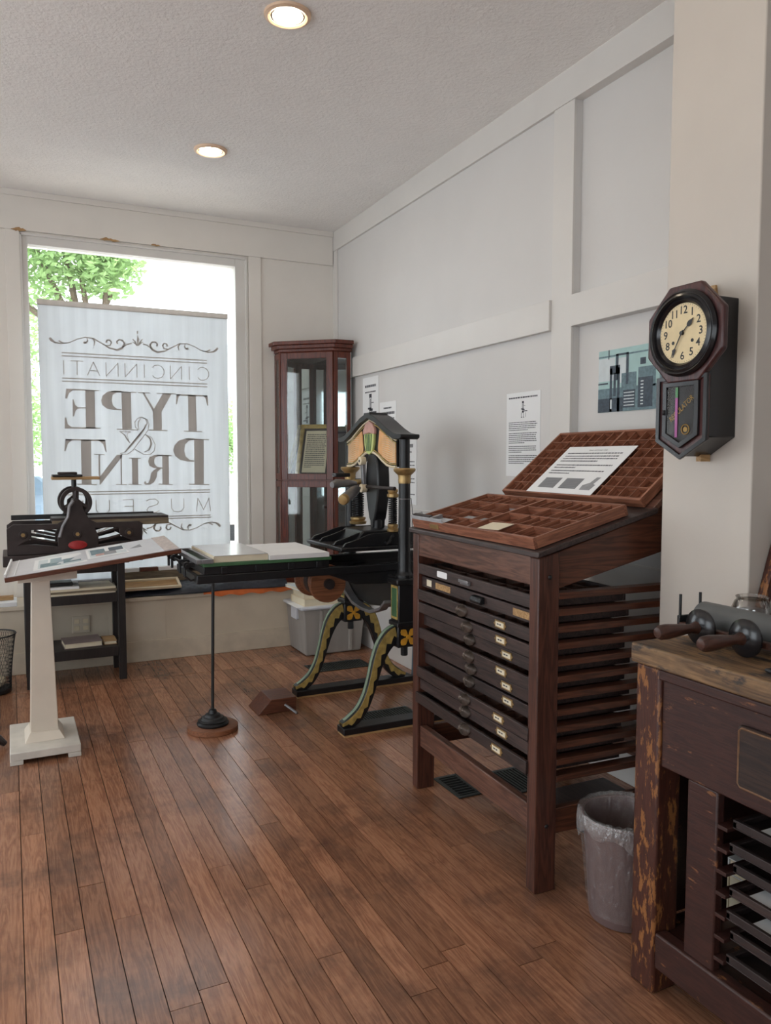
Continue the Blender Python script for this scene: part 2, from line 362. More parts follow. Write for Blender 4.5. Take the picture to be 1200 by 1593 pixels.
w = MB(); y0, y1 = YB, YB+0.15
w.box(XL-0.2, -2.8, y0, y1, 0, ZC); w.box(-1.0, 0.114, y0, y1, 0, ZC); w.box(1.785, XW+0.2, y0, y1, 0, ZC)
w.box(-2.8, -1.0, y0, y1, 0, 0.5); w.box(-2.8, -1.0, y0, y1, 3.0, ZC)
w.box(0.114, 1.785, y0, y1, 0, ZL); w.box(0.114, 1.785, y0, y1, 3.117, ZC)
wall_back = struct('wall_back', w, M['wall_back'])
def ws(name, bx, parent, m='trim', bevel=0.002): return struct(name, MB().box(*bx), M[m], bevel, parent)
ws('header_board', (XL, XW-0.02, YB-0.02, YB, 3.133, ZC), wall_back, 'wall_back')
ws('cornice_strip', (XL, XW-0.02, YB-0.034, YB-0.02, ZC-0.042, ZC), wall_back, 'wall_back')
ws('batten', (0.019, 0.114, YB-0.016, YB, ZL, 3.133), wall_back, 'wall_back')
ws('batten', (1.795, 1.899, YB-0.016, YB, ZL, 3.133), wall_back, 'wall_back')
ws('batten', (-0.95, -0.85, YB-0.016, YB, ZL, 3.133), wall_back, 'wall_back')
pl = MB()
for (px, pw) in ((0.06, 0.10), (0.66, 0.14), (1.03, 0.07)):
    n = 9; pts = [(px + pw*i/n, 3.131 - rng.uniform(0.0, 0.012)*math.sin(math.pi*i/n)) for i in range(n+1)] + [(px+pw, 3.134)] + [(px + pw*i/n, 3.134 + rng.uniform(0.004, 0.02)*math.sin(math.pi*i/n)) for i in range(n, -1, -1)]
    pl.prism(pts, 'y', YB-0.0225, YB-0.019)
struct('chipped_paint', pl, M['tan_wood'], 0, wall_back)

def window(n, x0, x1, z0, z1, axis='y', at=YB, s=1):
    o = MB()
    def bx(a0, a1, d0, d1, c0, c1):
        if axis == 'y': o.box(a0, a1, at+d0, at+d1, c0, c1)
        else: o.box(at-d1, at-d0, a0, a1, c0, c1)
    for (a0, a1, c0, c1) in ((x0, x0+0.05, z0, z1), (x1-0.092, x1, z0, z1), (x0+0.05, x1-0.092, z1-0.07, z1), (x0+0.05, x1-0.092, z0, z0+0.06)): bx(a0, a1, 0.005, 0.13, c0, c1)
    win = struct('window_%d' % n, o, M['trim'], 0.003)
    o2 = MB(); o, sv = o2, o
    t = 0.012
    for (a0, a1, c0, c1) in ((x0-0.004, x0+t, z0, z1+0.004), (x1-t, x1+0.006, z0, z1+0.004), (x0, x1, z1-t, z1+0.006)):
        if axis == 'y': o2.box(a0, a1, at-0.012, at+0.02, c0, c1)
        else: o2.box(at-0.02, at+0.012, a0, a1, c0, c1)
    struct('window_bead', o2, M['trim'], 0.002, win)
    p = MB()
    if axis == 'y': p.box(x0+0.05, x1-0.092, at+0.07, at+0.076, z0+0.06, z1-0.07)
    else: p.box(at-0.076, at-0.07, x0+0.05, x1-0.092, z0+0.06, z1-0.07)
    struct('pane', p, M['glass'], 0, win)
window(1, 0.115, 1.782, ZL, 3.115)
window(2, -2.8, -1.0, 0.5, 3.0)  # unseen window, added to let more daylight in
window(3, 2.7, 5.1, 0.5, 3.0, 'x', XL)  # this and the next window are unseen, added for light from the left
window(4, -0.6, 1.8, 0.5, 3.0, 'x', XL)
w = MB()
for a, b_ in ((YN, -0.6), (1.8, 2.7), (5.1, YB)): w.box(XL-0.15, XL, a, b_, 0, ZC)
for a, b_ in ((-0.6, 1.8), (2.7, 5.1)): w.box(XL-0.15, XL, a, b_, 0, 0.5); w.box(XL-0.15, XL, a, b_, 3.0, ZC)
struct('wall_left', w, M['wall'])
w = MB()
for a, b_ in ((XL-0.2, -3.4), (-1.0, XW+0.2)): w.box(a, b_, YN-0.15, YN, 0, ZC)
for a, b_ in ((-3.4, -1.0),): w.box(a, b_, YN-0.15, YN, 0, 0.5); w.box(a, b_, YN-0.15, YN, 3.0, ZC)
struct('wall_near', w, M['wall'])
window(5, -3.4, -1.0, 0.5, 3.0, 'y', YN-0.14)  # unseen window behind the camera, added to brighten the back wall
struct('ceiling', MB().box(XL-0.2, XW+0.2, YN-0.2, YB+0.15, ZC, ZC+0.12), M['ceiling'])

w = MB(); w.box(XW+0.04, XW+0.2, YN, YB, 0, ZC); w.box(XW, XW+0.04, 3.14, YB, 0, ZC)
wall_right = struct('wall_right', w, M['wall'])
ws('top_board', (XW-0.018, XW+0.04, YN, YB, 3.25, ZC), wall_right)
ws('batten', (XW-0.014, XW+0.0, 3.138, 3.296, 0.15, 3.25), wall_right)
ws('batten', (XW-0.014, XW, 6.21, YB-0.0, ZL, 3.25), wall_right)
ws('rail', (XW-0.030, XW, 3.296, YB, 2.155, 2.31), wall_right)
ws('rail', (XW-0.016, XW+0.04, 1.6, 3.138, 2.155, 2.31), wall_right)
ws('panel_seam', (XW-0.006, XW, 3.296, YB, 1.135, 1.148), wall_right)
ws('panel_seam', (XW+0.034, XW+0.04, 1.6, 3.138, 1.0, 1.013), wall_right)
ws('batten', (XW+0.02, XW+0.04, -0.4, -0.25, 0.15, 3.25), wall_right)
struct('baseboard_right', MB().box(XW-0.02, XW+0.04, YN, YB, 0, 0.15), M['trim'], 0.003)
pillar = struct('trim_1', MB().box(2.03, XW+0.1, 1.65, 2.01, 0, ZC), M['pillar'], 0.004)
# window ledge
ledge = struct('trim_2', MB().box(XL, XW, YL, YB, 0, ZL-0.03), M['ledge'])
struct('ledge_top', MB().box(XL, XW, YL-0.02, YB, ZL-0.03, ZL), M['ledge'], 0.005, ledge)
struct('ledge_patch', MB().box(0.62, 1.022, YL-0.004, YL, 0.0, ZL-0.03), M['ledge'], 0.001, ledge)
struct('baseboard_back', MB().box(XL, XW, YL-0.014, YL, 0, 0.152), M['base'], 0.003)
# outlet plates on the ledge front
ou = thing('wall_outlet', 'double wall outlet plate on the ledge front under the black stand', 'outlet', (0.43, YL-0.004, 0.31))
part('plate', MB().box(0.37, 0.49, YL-0.010, YL-0.0005, 0.255, 0.375), M['ledge'], ou, 0.004)
for dx in (0.40, 0.46):
    for z in (0.29, 0.34): part('socket', MB().box(dx-0.018, dx+0.018, YL-0.013, YL-0.010, z-0.016, z+0.016), M['cream'], ou, 0.003)

# ------------------------------------------------------------------ outdoors
st = struct('trim_3', MB().box(-40, 40, YB+0.16, YB+3.4, -0.3, -0.12), M['walk']); st.name = 'sidewalk'
st = struct('street', MB().box(-60, 60, YB+3.4, 60, -0.4, -0.24), M['street'])
def far_house(x0, x1, y0, h, label, m):
    t = thing('far_building', label, 'building', ((x0+x1)/2, y0, -0.24))
    part('wall', MB().box(x0, x1, y0, y0+6, -0.24, h), M[m], t)
    part('roof', MB().box(x0-0.3, x1+0.3, y0-0.3, y0+6.3, h, h+0.3), M['facade'], t)
    k = int((x1-x0)/2.2)
    for i in range(k):
        cx = x0 + (i+0.5)*(x1-x0)/k
        for z in [zz for zz in (0.6, 3.6) if zz + 1.8 < h]:
            f = part('window', MB().box(cx-0.6, cx+0.6, y0-0.06, y0-0.001, z, z+1.6), M['trim'], t)
            part('pane', MB().box(cx-0.5, cx+0.5, y0-0.09, y0-0.06, z+0.1, z+1.5), M['dark_glass'], f)
far_house(-14, 1.4, 34, 3.2, 'low pale building across the street beyond the window', 'facade')
far_house(7.2, 22, 30, 3.4, 'pale building across the street at the right window edge', 'facade')
def tree(base, trunk_h, blobs, label, n, seed, group=None, limbs=True):
    r2 = random.Random(seed); t = thing('street_tree', label, 'tree', base, 0, group)
    mb = MB(); bx, by, bz = base
    top = (bx, by, bz + trunk_h)
    mb.tube([(bx, by, bz), (bx+0.1, by, bz+trunk_h*0.6), top], [0.2, 0.15, 0.11], 8)
    for c, rad in blobs:
        if limbs: mb.tube([top, ((top[0]+c[0])/2+0.1, (top[1]+c[1])/2, (top[2]+c[2])/2-0.2), c], [0.07, 0.05, 0.02], 6)
    part('trunk', mb, M['bark'], t)
    lf = MB()
    for i in range(n):
        c, rad = r2.choice(blobs); d = Vector((r2.gauss(0,1), r2.gauss(0,1), r2.gauss(0,1))).normalized() * rad * r2.random()**0.45
        p = Vector(c) + d; a = Vector((r2.gauss(0,1), r2.gauss(0,1), r2.gauss(0,0.6))).normalized(); bb = a.cross(Vector((r2.gauss(0,1), r2.gauss(0,1), r2.gauss(0,1)))).normalized()
        l, wd = r2.uniform(0.045, 0.09), r2.uniform(0.02, 0.035)
        lf.poly([p - a*l, p + bb*wd, p + a*l, p - bb*wd])
    f = part('foliage', lf, M['leaf'], t); f['kind'] = 'stuff'
tree((1.15, 13.5, -0.24), 3.4, [((0.1,13.5,5.6),1.1), ((1.0,13.3,5.1),0.9), ((1.75,13.5,5.5),0.75), ((0.6,13.6,4.5),0.8), ((1.5,13.2,4.6),0.6), ((-0.7,13.5,5.0),1.0), ((0.5,13.5,6.4),1.0)], 'tall green tree outside the window, above the banner', 11000, 3)
tree((-0.9, 17.5, -0.24), 1.6, [((-0.4,17.5,3.2),1.3), ((-1.2,17.5,2.2),1.2), ((0.3,17.3,2.2),0.9), ((0.1,17.5,4.2),0.9)], 'green tree seen through the gap left of the banner', 6000, 4)
tree((6.0, 21.0, -0.24), 1.2, [((6.0,21,2.4),1.0), ((6.7,21,2.0),0.9), ((5.4,21,1.9),0.8)], 'small tree seen through the gap right of the banner', 3500, 5)
def car(x, y, label, m):
    t = thing('parked_car', label, 'car', (x, y, -0.24))
    part('body', MB().prism([(x-2.1,0.1),(x-2.05,0.55),(x-1.2,0.68),(x-0.7,1.15),(x+0.9,1.15),(x+1.5,0.68),(x+2.1,0.6),(x+2.15,0.1)], 'y', y-0.85, y+0.85), M[m], t, 0.05)
    part('window_band', MB().prism([(x-1.05,0.7),(x-0.62,1.08),(x+0.82,1.08),(x+1.25,0.7)], 'y', y-0.87, y+0.87), M['dark_glass'], t)
    for dx in (-1.35, 1.35):
        for dy in (-0.8, 0.62): part('wheel', MB().cyl((x+dx, y+dy, 0.08), (x+dx, y+dy+0.18, 0.08), 0.32, n=20), M['black'], t)
car(-0.3, 19.5, 'blue parked car seen through the gap left of the banner', 'car')
car(5.6, 17.0, 'pale parked car seen through the gap right of the banner', 'facade')

# ------------------------------------------------------------------ ceiling lamps
def lamp(x, y, label):
    t = thing('ceiling_lamp', label, 'ceiling light', (x, y, ZC), 0, 'recessed ceiling lamps')
    part('trim_ring', MB().lathe([(0.072,-0.002),(0.074,-0.012),(0.086,-0.016),(0.100,-0.010),(0.102,-0.0005)], (x,y,ZC), n=40), M['lamp_trim'], t)
    part('baffle', MB().lathe([(0.0735,-0.0095),(0.0665,-0.0095)], (x,y,ZC), n=32), M['brass'], t)
    part('bulb', MB().lathe([(0.066,-0.010),(0.05,-0.0155),(0.025,-0.019),(0.001,-0.020)], (x,y,ZC), n=32), M['bulb'], t)
lamp(1.14, 3.337, 'lit recessed ceiling lamp nearest the camera, at the top edge')
lamp(1.185, 4.96, 'lit recessed ceiling lamp nearer the window')
WH = ['added for fill left of the nearer lamp','added for fill left of the lamp by the window','added for fill left of the camera','added for fill behind the camera on the left','in front of the clock pillar']  # the lamps on the left are unseen, added for fill light
for i, (x, y) in enumerate(((-1.3, 3.34), (-1.3, 4.96), (-1.3, 1.6), (-1.3, -0.6), (1.14, 1.65))):
    lamp(x, y, 'lit recessed ceiling lamp outside the picture, ' + WH[i])
# ------------------------------------------------------------------ banner in the window (seen from behind, so its print reads reversed)
YBAN = 6.15
_f = Vector((math.sin(YAW)*math.cos(PITCH), math.cos(YAW)*math.cos(PITCH), -math.sin(PITCH))); _r = Vector((math.cos(YAW), -math.sin(YAW), 0)); _u = _r.cross(_f)
def on_y(px, py, Y):            # world point of the upright plane y = Y that the survey pixel (px, py) fell on
    d = _f + _r*((px-600)/F_PX) + _u*((796.5-py)/F_PX); t = Y/d.y
    return Vector((0, 0, CAM_H)) + d*t
ban = thing('hanging_banner', 'white fabric banner with reversed museum lettering hanging in the window', 'banner', (0.9, YBAN, ZL+0.01))
part('fabric', MB().box(0.214, 1.580, YBAN, YBAN+0.003, 0.60, 2.60), M['banner'], ban)
part('top_bar', MB().box(0.210, 1.584, YBAN-0.008, YBAN+0.010, 2.592, 2.632), M['banner_ink'], ban, 0.004)
part('base_case', MB().box(0.19, 1.60, YBAN-0.04, YBAN+0.05, ZL+0.01, 0.60), M['steel'], ban, 0.01)
YP = YBAN - 0.0012
def letter(polys, ox, oy, s):
    mb = MB()
    for p in polys:
        q = [on_y(ox + a/s, oy + b/s, YBAN) for a, b in p]
        mb.prism([(v.x, v.z) for v in q], 'y', YP, YBAN+0.001)
    return mb
def thick(pts, w):      # polyline ribbon as quads, survey units
    out = []
    ws = w if isinstance(w, list) else [w]*len(pts)
    for i in range(len(pts)-1):
        (x0, y0), (x1, y1) = pts[i], pts[i+1]; l = math.hypot(x1-x0, y1-y0) or 1; nx, ny = -(y1-y0)/l, (x1-x0)/l; ex, ey = (x1-x0)/l*0.6, (y1-y0)/l*0.6
        a, b = ws[i]/2, ws[i+1]/2
        out.append([(x0-ex+nx*a, y0-ey+ny*a), (x1+ex+nx*b, y1+ey+ny*b), (x1+ex-nx*b, y1+ey-ny*b), (x0-ex-nx*a, y0-ey-ny*a)])
    return out
def hline(x0, y0, x1, y1, t): return [(x0, y0), (x1, y1), (x1, y1+t), (x0, y0+t)]
G = [
 ('letter_e', [[(205,130),(275,132),(280,415),(210,415)], [(62,118),(308,130),(308,136),(275,137),(205,133),(112,131),(85,150),(70,192),(55,192)], [(52,335),(62,335),(75,385),(105,405),(210,407),(280,408),(320,412),(320,418),(52,416)], [(110,198),(118,198),(130,240),(150,257),(210,258),(210,265),(150,267),(132,285),(122,325),(112,325)]]),
 ('letter_p', [[(475,142),(545,145),(552,420),(482,420)], hline(400,136,585,144,7), [(475,135),(420,133),(370,142),(335,170),(323,205),(332,240),(365,266),(420,278),(475,280),(475,271),(440,268),(412,245),(402,205),(410,165),(438,147),(475,146)], hline(440,418,600,424,7)]),
 ('letter_y', [[(710,282),(785,155),(850,157),(775,290),(778,425),(715,425)], [(632,150),(647,150),(720,272),(712,290)], hline(600,145,686,148,6), hline(738,150,882,155,6), hline(680,424,820,428,7)]),
 ('letter_t', [[(972,165),(1030,168),(1038,434),(978,432)], hline(885,159,1118,169,10), [(885,160),(915,163),(900,185),(890,235),(882,235)], [(1085,168),(1118,170),(1124,245),(1116,245),(1105,195)], hline(942,432,1078,436,7)]),
 ('letter_t', [[(172,500),(248,500),(252,830),(178,830)], hline(58,494,355,500,10), [(58,494),(110,500),(75,530),(58,585),(48,585)], [(300,500),(355,500),(365,592),(357,592),(340,535)], hline(145,828,290,832,7)]),
 ('letter_n', [[(303,608),(315,608),(318,800),(306,800)], hline(270,605,350,609,6), [(315,775),(440,612),(480,612),(480,625),(320,834),(312,834)], [(468,615),(478,615),(480,830),(470,830)], hline(435,830,515,832,6)]),
 ('letter_i', [[(553,638),(598,638),(602,830),(556,830)], hline(530,634,620,636,6), hline(530,829,625,832,6)]),
 ('letter_r', [[(780,616),(828,616),(830,830),(782,830)], hline(740,611,852,616,6), hline(752,828,858,832,6), [(780,612),(720,614),(685,630),(674,660),(685,695),(720,712),(780,716),(780,707),(742,702),(722,680),(720,655),(728,632),(750,622),(780,622)], [(742,712),(770,716),(742,740),(738,780),(720,815),(690,835),(655,836),(642,822),(650,810),(662,815),(660,826),(678,822),(690,790),(695,750),(715,728)]]),
 ('letter_p', [[(1018,495),(1090,498),(1090,830),(1022,830)], hline(960,490,1130,496,7), [(1018,490),(960,490),(905,505),(872,540),(862,578),(875,620),(915,650),(965,662),(1018,664),(1018,655),(985,650),(955,625),(945,580),(952,535),(978,508),(1018,500)], hline(980,828,1132,832,7)]),
 ('ampersand', thick([(466,603),(500,592),(560,517),(610,457),(655,405),(668,375),(655,345),(625,332),(595,340),(575,370),(578,405),(600,425)], 5) + thick([(470,610),(520,607),(560,580),(600,525),(650,462),(675,425),(682,385),(667,350),(635,335)], 5) + thick([(505,592),(560,527),(610,467),(645,420),(655,385)], [4,14,14,12,4]) + thick([(650,460),(700,482),(727,535),(722,582),(690,610),(640,608),(575,570)], 5) + thick([(660,467),(690,490),(699,530),(682,575),(645,592)], [4,10,14,10,4]) + thick([(462,440),(545,440)], 5) + thick([(470,442),(500,465),(520,500),(540,525)], [5,8,10,5]) + thick([(545,442),(522,450),(517,470),(530,500)], 4) + thick([(620,340),(602,365),(600,395),(606,425)], [3,7,7,3])),
]
for nm, polys in G: part(nm, letter(polys, 90, 580, 4.8), M['banner_ink'], ban)
XC0 = on_y(213.75, 535, YBAN).x
def ornament(zflip=None):
    st = thick([(68,102),(82,118),(100,130),(140,139),(190,132),(240,110),(290,99),(340,106),(390,135),(440,165),(490,178),(522,165),(536,138),(522,118),(500,114),(486,126),(492,140)], [14,16,10,6,5,5,6,7,7,8,12,14,12,9,8,8,10])
    st += thick([(125,120),(150,134),(180,136)], [10,7,4]) + thick([(300,103),(306,122),(292,136),(280,128)], [4,8,12,14]) + thick([(335,106),(350,125),(345,150)], [5,9,4])
    st += thick([(415,150),(445,150),(454,130),(442,115),(425,118),(422,132)], [4,8,9,8,8,12]) + thick([(525,160),(552,142),(580,137)], [8,6,9])
    mid = thick([(616,88),(620,112),(616,152)], [2,14,3]) + thick([(586,110),(602,128),(614,150)], [6,9,3]) + thick([(585,128),(600,138),(613,152)], [4,7,3]) + thick([(616,60),(616,76)], [9,9])
    mb = MB(); P = []
    for p in st + mid + thick([(648,110),(632,128),(620,150)], [6,9,3]) + thick([(650,128),(634,138),(621,152)], [4,7,3]):
        P.append([on_y(60 + a/4, 500 + b/4, YBAN) for a, b in p])
    n = len(st)
    for k, p in enumerate(P):
        q = [(v.x, v.z) for v in p]
        # undo the slight fall of the survey row so both wings are level
        q = [(a, b_ ) for a, b_ in q]
        sets = [q] + ([[(2*XC0 - a, b_) for a, b_ in q]] if k < n else [])
        for s_ in sets:
            if zflip is not None: s_ = [(a, zflip - (b_ - 2.376)) for a, b_ in s_]
            mb.prism(s_, 'y', YP, YBAN+0.001)
    return mb
part('scroll_ornament', ornament(), M['banner_ink'], ban); part('scroll_ornament', ornament(0.945), M['banner_ink'], ban)
for x0, x1, z in ((0.364,1.415,2.262),(0.364,1.415,2.240),(0.364,1.415,2.080),(0.364,1.415,2.058),(0.375,1.425,1.252),(0.375,1.425,1.233),(0.375,1.425,1.052),(0.375,1.425,1.035)):
    part('rule_line', MB().box(x0, x1, YP, YBAN+0.001, z-0.0035, z+0.0035), M['banner_ink'], ban)
STRK = {'C': [[(1,.2),(.8,.03),(.5,0),(.2,.1),(0,.35),(0,.65),(.2,.9),(.5,1),(.8,.97),(1,.8)]], 'I': [[(.5,0),(.5,1)]], 'N': [[(0,0),(0,1),(1,0),(1,1)]], 'A': [[(0,0),(.5,1),(1,0)],[(.2,.35),(.8,.35)]], 'T': [[(.5,0),(.5,1)],[(0,1),(1,1)]],
        'M': [[(0,0),(0.1,1),(.5,.1),(.9,1),(1,0)]], 'U': [[(0,1),(0,.3),(.2,.05),(.5,0),(.8,.05),(1,.3),(1,1)]], 'S': [[(1,.85),(.75,1),(.3,1),(.05,.8),(.15,.6),(.8,.42),(1,.2),(.75,0),(.3,0),(0,.15)]], 'E': [[(1,1),(0,1),(0,0),(1,0)],[(0,.52),(.85,.52)]]}
def thin_word(word, xs, z0, z1, wd):
    for ch, xc in zip(word, xs):
        mb = MB(); w = {'I': 0.02, 'M': wd*1.15, 'E': wd*0.8}.get(ch, wd)
        for line in STRK[ch]:
            for q in thick([(xc + w/2 - a*w, z0 + b_*(z1-z0)) for a, b_ in line], 0.0048):
                mb.prism(q, 'y', YP, YBAN+0.001)
        part('thin_letter_' + ch.lower(), mb, M['banner_ink'], ban)
# quads from thick() overlap by 0.6 unit: rescale that overlap for metre units
_thick = thick
def thick(pts, w):
    k = 1000.0
    return [[(a/k, b_/k) for a, b_ in q] for q in _thick([(a*k, b_*k) for a, b_ in pts], w*k)]
thin_word('CINCINNATI', [on_y(60+cx/4, 575, YBAN).x for cx in (1025,938,855,745,658,575,458,342,240,157)], 2.107, 2.207, 0.085)
thin_word('MUSEUM', [on_y(cx/2.857, 787, YBAN).x for cx in (905,790,680,570,457,340)], 1.085, 1.188, 0.095)
thick = _thick

# ------------------------------------------------------------------ posters on the right wall
def poster(y0, y1, z0, z1, label, rows, head, pic=None, x=XW, seed=1):
    c = ((x-0.001), (y0+y1)/2, z0); t = thing('wall_poster', label, 'poster', c, 0, 'printed sheets on the long wall'); r2 = random.Random(seed)
    part('sheet', MB().box(x-0.0025, x-0.0005, y0, y1, z0, z1), M['paper'], t)
    mb = MB(); u, v = (0,-1,0), (0,0,1); W_ = y1-y0; xx = x-0.0030
    for (zt, frac, h) in head:
        p = Vector((xx, (y0+y1)/2 + W_*frac/2, zt)); text_rows(mb, p, u, v, W_*frac, 1, 0, h, r2, False)
    for (zt, n, pitch, h) in rows: text_rows(mb, (xx, y1-W_*0.08, zt), u, v, W_*0.84, n, pitch, h, r2)
    part('printed_text', mb, M['ink'], t)['kind'] = 'stuff'
    if pic:
        pc, s = pic; m2 = MB(); Y = lambda a: (y0+y1)/2 - a*s
        def q(a0, a1, b0, b1): m2.poly([(xx, Y(a0), pc+b0*s), (xx, Y(a1), pc+b0*s), (xx, Y(a1), pc+b1*s), (xx, Y(a0), pc+b1*s)])
        q(-.18,-.12,-.5,.8); q(.10,.16,-.5,.8); q(-.2,.18,.75,1.0); q(-.04,.04,.1,.7); q(-.4,.1,.0,.12); q(-.2,.35,-.1,.05); q(.1,.9,-.25,-.15); q(-.2,.2,-.4,-.15)
        for a in (-.35, .1, .55): q(a, a+.06, -.95, -.4)
        q(-.4,-.1,-1,-.92); q(0.05,.3,-1,-.92); q(.1,.5,.4,.45)
        part('press_picture', m2, M['ink'], t)['kind'] = 'stuff'
    return t
poster(5.409, 5.700, 1.66, 2.13, 'white sheet with a press picture beside the glass cabinet', [(1.72, 2, 0.02, 0.008)], [(2.07, 0.7, 0.018), (2.02, 0.7, 0.010)], (1.88, 0.12), seed=2)
poster(5.108, 5.385, 1.50, 1.92, 'white text sheet partly behind the roof of the hand press', [(1.80, 4, 0.024, 0.008), (1.68, 6, 0.024, 0.008)], [(1.88, 0.5, 0.012), (1.845, 0.8, 0.020)], seed=3)
poster(4.790, 5.060, 1.176, 1.634, 'tall white notice between the hand press and the type cabinet', [(1.48, 4, 0.026, 0.007), (1.36, 3, 0.026, 0.007), (1.25, 2, 0.02, 0.007)], [(1.60, 0.7, 0.024), (1.55, 0.5, 0.012)], seed=4)
p4 = poster(3.393, 3.705, 1.40, 1.862, 'white information sheet with press drawing above the upper type case', [(1.700, 5, 0.0105, 0.0042), (1.640, 6, 0.0105, 0.0042), (1.568, 4, 0.0105, 0.0042), (1.517, 5, 0.0105, 0.0042)], [(1.838, 0.86, 0.008)], (1.768, 0.045), seed=5)
# old photograph on the recessed panel
XP = XW + 0.04
t = thing('photo_print', 'teal toned old photograph of a print shop beside the clock', 'photograph', (XP-0.003, 2.7, 1.72))
y0, y1, z0, z1 = 2.42, 2.985, 1.720, 2.012
part('sheet', MB().box(XP-0.005, XP-0.0005, y0, y1, z0, z1), M['photo_teal'], t)
def ph(name, m, rects, dx):
    mb = MB()
    for (a0, a1, b0, b1) in rects:
        Y0, Y1 = y1-(y1-y0)*a0, y1-(y1-y0)*a1; Z0, Z1 = z0+(z1-z0)*b0, z0+(z1-z0)*b1
        mb.poly([(XP-dx, Y0, Z0), (XP-dx, Y1, Z0), (XP-dx, Y1, Z1), (XP-dx, Y0, Z1)])
    part(name, mb, M[m], t)['kind'] = 'stuff'
ph('printed_light', 'photo_light', [(0.0,0.2,0.5,0.87),(0.24,0.34,0.45,0.85)], 0.0055)
ph('printed_mid', 'photo_mid', [(0,1,0.0,0.38),(0.28,0.45,0.38,0.6),(0.47,0.66,0.35,0.66),(0.7,1,0.3,0.6),(0,1,0.885,0.91)], 0.0058)
ph('printed_dark', 'photo_dark', [(0.0,0.12,0.45,0.475),(0.21,0.24,0.5,0.92),(0.33,0.36,0.42,0.92),(0.21,0.36,0.89,0.92),(0.14,0.17,0.0,0.7),(0.23,0.26,0.0,0.7),(0.14,0.26,0.6,0.74),(0.185,0.215,0.25,0.62),(0.0,0.3,0.0,0.22),(0.3,0.44,0.05,0.33),(0.47,0.63,0.04,0.5),(0.72,0.98,0.05,0.5),(0.49,0.55,0.7,0.8),(0.12,0.13,0.85,1.0)], 0.0061)
ph('printed_highlights', 'photo_light', [(0.31+0.0*i,0.43,0.08+0.05*i,0.095+0.05*i) for i in range(5)] + [(0.50,0.53,0.08+0.05*i,0.1+0.05*i) for i in range(8)] + [(0.15,0.17,0.05,0.2)], 0.0064)

# ------------------------------------------------------------------ corner display cabinet on the ledge
ax, ay, LX, LY, S_ = 2.505, 6.285, 0.50, 0.45, 0.155
cz0, cz1 = ZL, 2.40
cur = thing('display_cabinet', 'cherry corner display cabinet with glass doors standing beside the window', 'cabinet', (2.2, 6.1, ZL))
A = (ax-LX, ay-0.005); B = (ax-LX, ay-S_); Cc = (ax-S_, ay-LY); D = (ax, ay-LY); E_ = (ax, ay-0.005)
def offs(k):
    cx, cy = 2.33, 6.12
    out = []
    for p in (A, B, Cc, D, E_):
        out.append((min(p[0] + (p[0]-cx)*k, XW-0.04), min(p[1] + (p[1]-cy)*k, YB-0.037)))
    return out
for nm, z0, z1, k in (('crown', cz1-0.045, cz1-0.02, 0.03), ('crown', cz1-0.02, cz1+0.01, 0.10), ('crown', cz1+0.01, cz1+0.04, 0.17), ('plinth', cz0, cz0+0.09, 0.02), ('shelf', 1.30, 1.33, -0.03), ('cabinet_top', cz1-0.05, cz1-0.045, 0.0), ('cabinet_floor', cz0+0.09, cz0+0.11, -0.02)):
    part(nm, MB().prism(offs(k), 'z', z0, z1), M['cherry'], cur, 0.004)
zb, zt = cz0+0.11, cz1-0.05
part('back_panel', MB().box(A[0], ax, ay-0.012, ay-0.004, zb, zt), M['mirror'], cur); part('back_panel', MB().box(ax-0.008, ax, D[1], ay-0.012, zb, zt), M['mirror'], cur)
def stile(p, q, a, w, z0, z1, th=0.022):     # upright bar on face p->q from distance a, width w
    d = Vector((q[0]-p[0], q[1]-p[1], 0)).normalized(); n = Vector((d.y, -d.x, 0)); o = Vector((p[0], p[1], 0)) + d*a
    c = [o + n*0.002, o + d*w + n*0.002, o + d*w - n*th, o - n*th]
    return MB().prism([(v.x, v.y) for v in c], 'z', z0, z1)
def face(p, q, name, mid, w=0.035):
    L_ = math.hypot(q[0]-p[0], q[1]-p[1])
    for z0, z1 in ((zb, 1.315), (1.325, zt)):
        dr = part(name, stile(p, q, 0.004, w, z0, z1), M['cherry'], cur, 0.003)
        mb = stile(p, q, L_-w-0.004, w, z0, z1); part('door_stile', mb, M['cherry'], dr, 0.003)
        part('door_rail', stile(p, q, w+0.004, L_-2*w-0.008, z0, z0+0.05), M['cherry'], dr, 0.003); part('door_rail', stile(p, q, w+0.004, L_-2*w-0.008, z1-0.05, z1), M['cherry'], dr, 0.003)
        part('glass_pane', stile(p, q, w+0.004, L_-2*w-0.008, z0+0.05, z1-0.05, 0.006), M['cab_glass'], dr)
face(A, B, 'side_panel', 0); face(B, Cc, 'door', 0, 0.055); face(Cc, D, 'side_panel', 0)
# framed certificate inside
fr = thing('framed_certificate', 'gold framed old certificate leaning inside the upper cabinet', 'picture frame', (2.24, 6.02, 1.331))
Mx = Matrix.Translation((2.235, 6.03, 1.334)) @ Matrix.Rotation(R(-45), 4, 'Z') @ Matrix.Rotation(R(-17), 4, 'X')
mb = MB(); w_, h_ = 0.32, 0.47
for bx in ((-w_/2, w_/2, 0, 0.03, 0, 0.035), (-w_/2, w_/2, 0, 0.03, h_-0.035, h_), (-w_/2, -w_/2+0.035, 0, 0.03, 0.035, h_-0.035), (w_/2-0.035, w_/2, 0, 0.03, 0.035, h_-0.035)): mb.box(*bx)
part('gold_frame', mb.xform(Mx), M['gilt'], fr, 0.004)
part('mat_board', MB().box(-w_/2+0.034, w_/2-0.034, 0.012, 0.02, 0.034, h_-0.034).xform(Mx), M['black'], fr)
part('certificate', MB().box(-w_/2+0.055, w_/2-0.055, 0.009, 0.0118, 0.055, h_-0.055).xform(Mx), M['paper2'], fr)
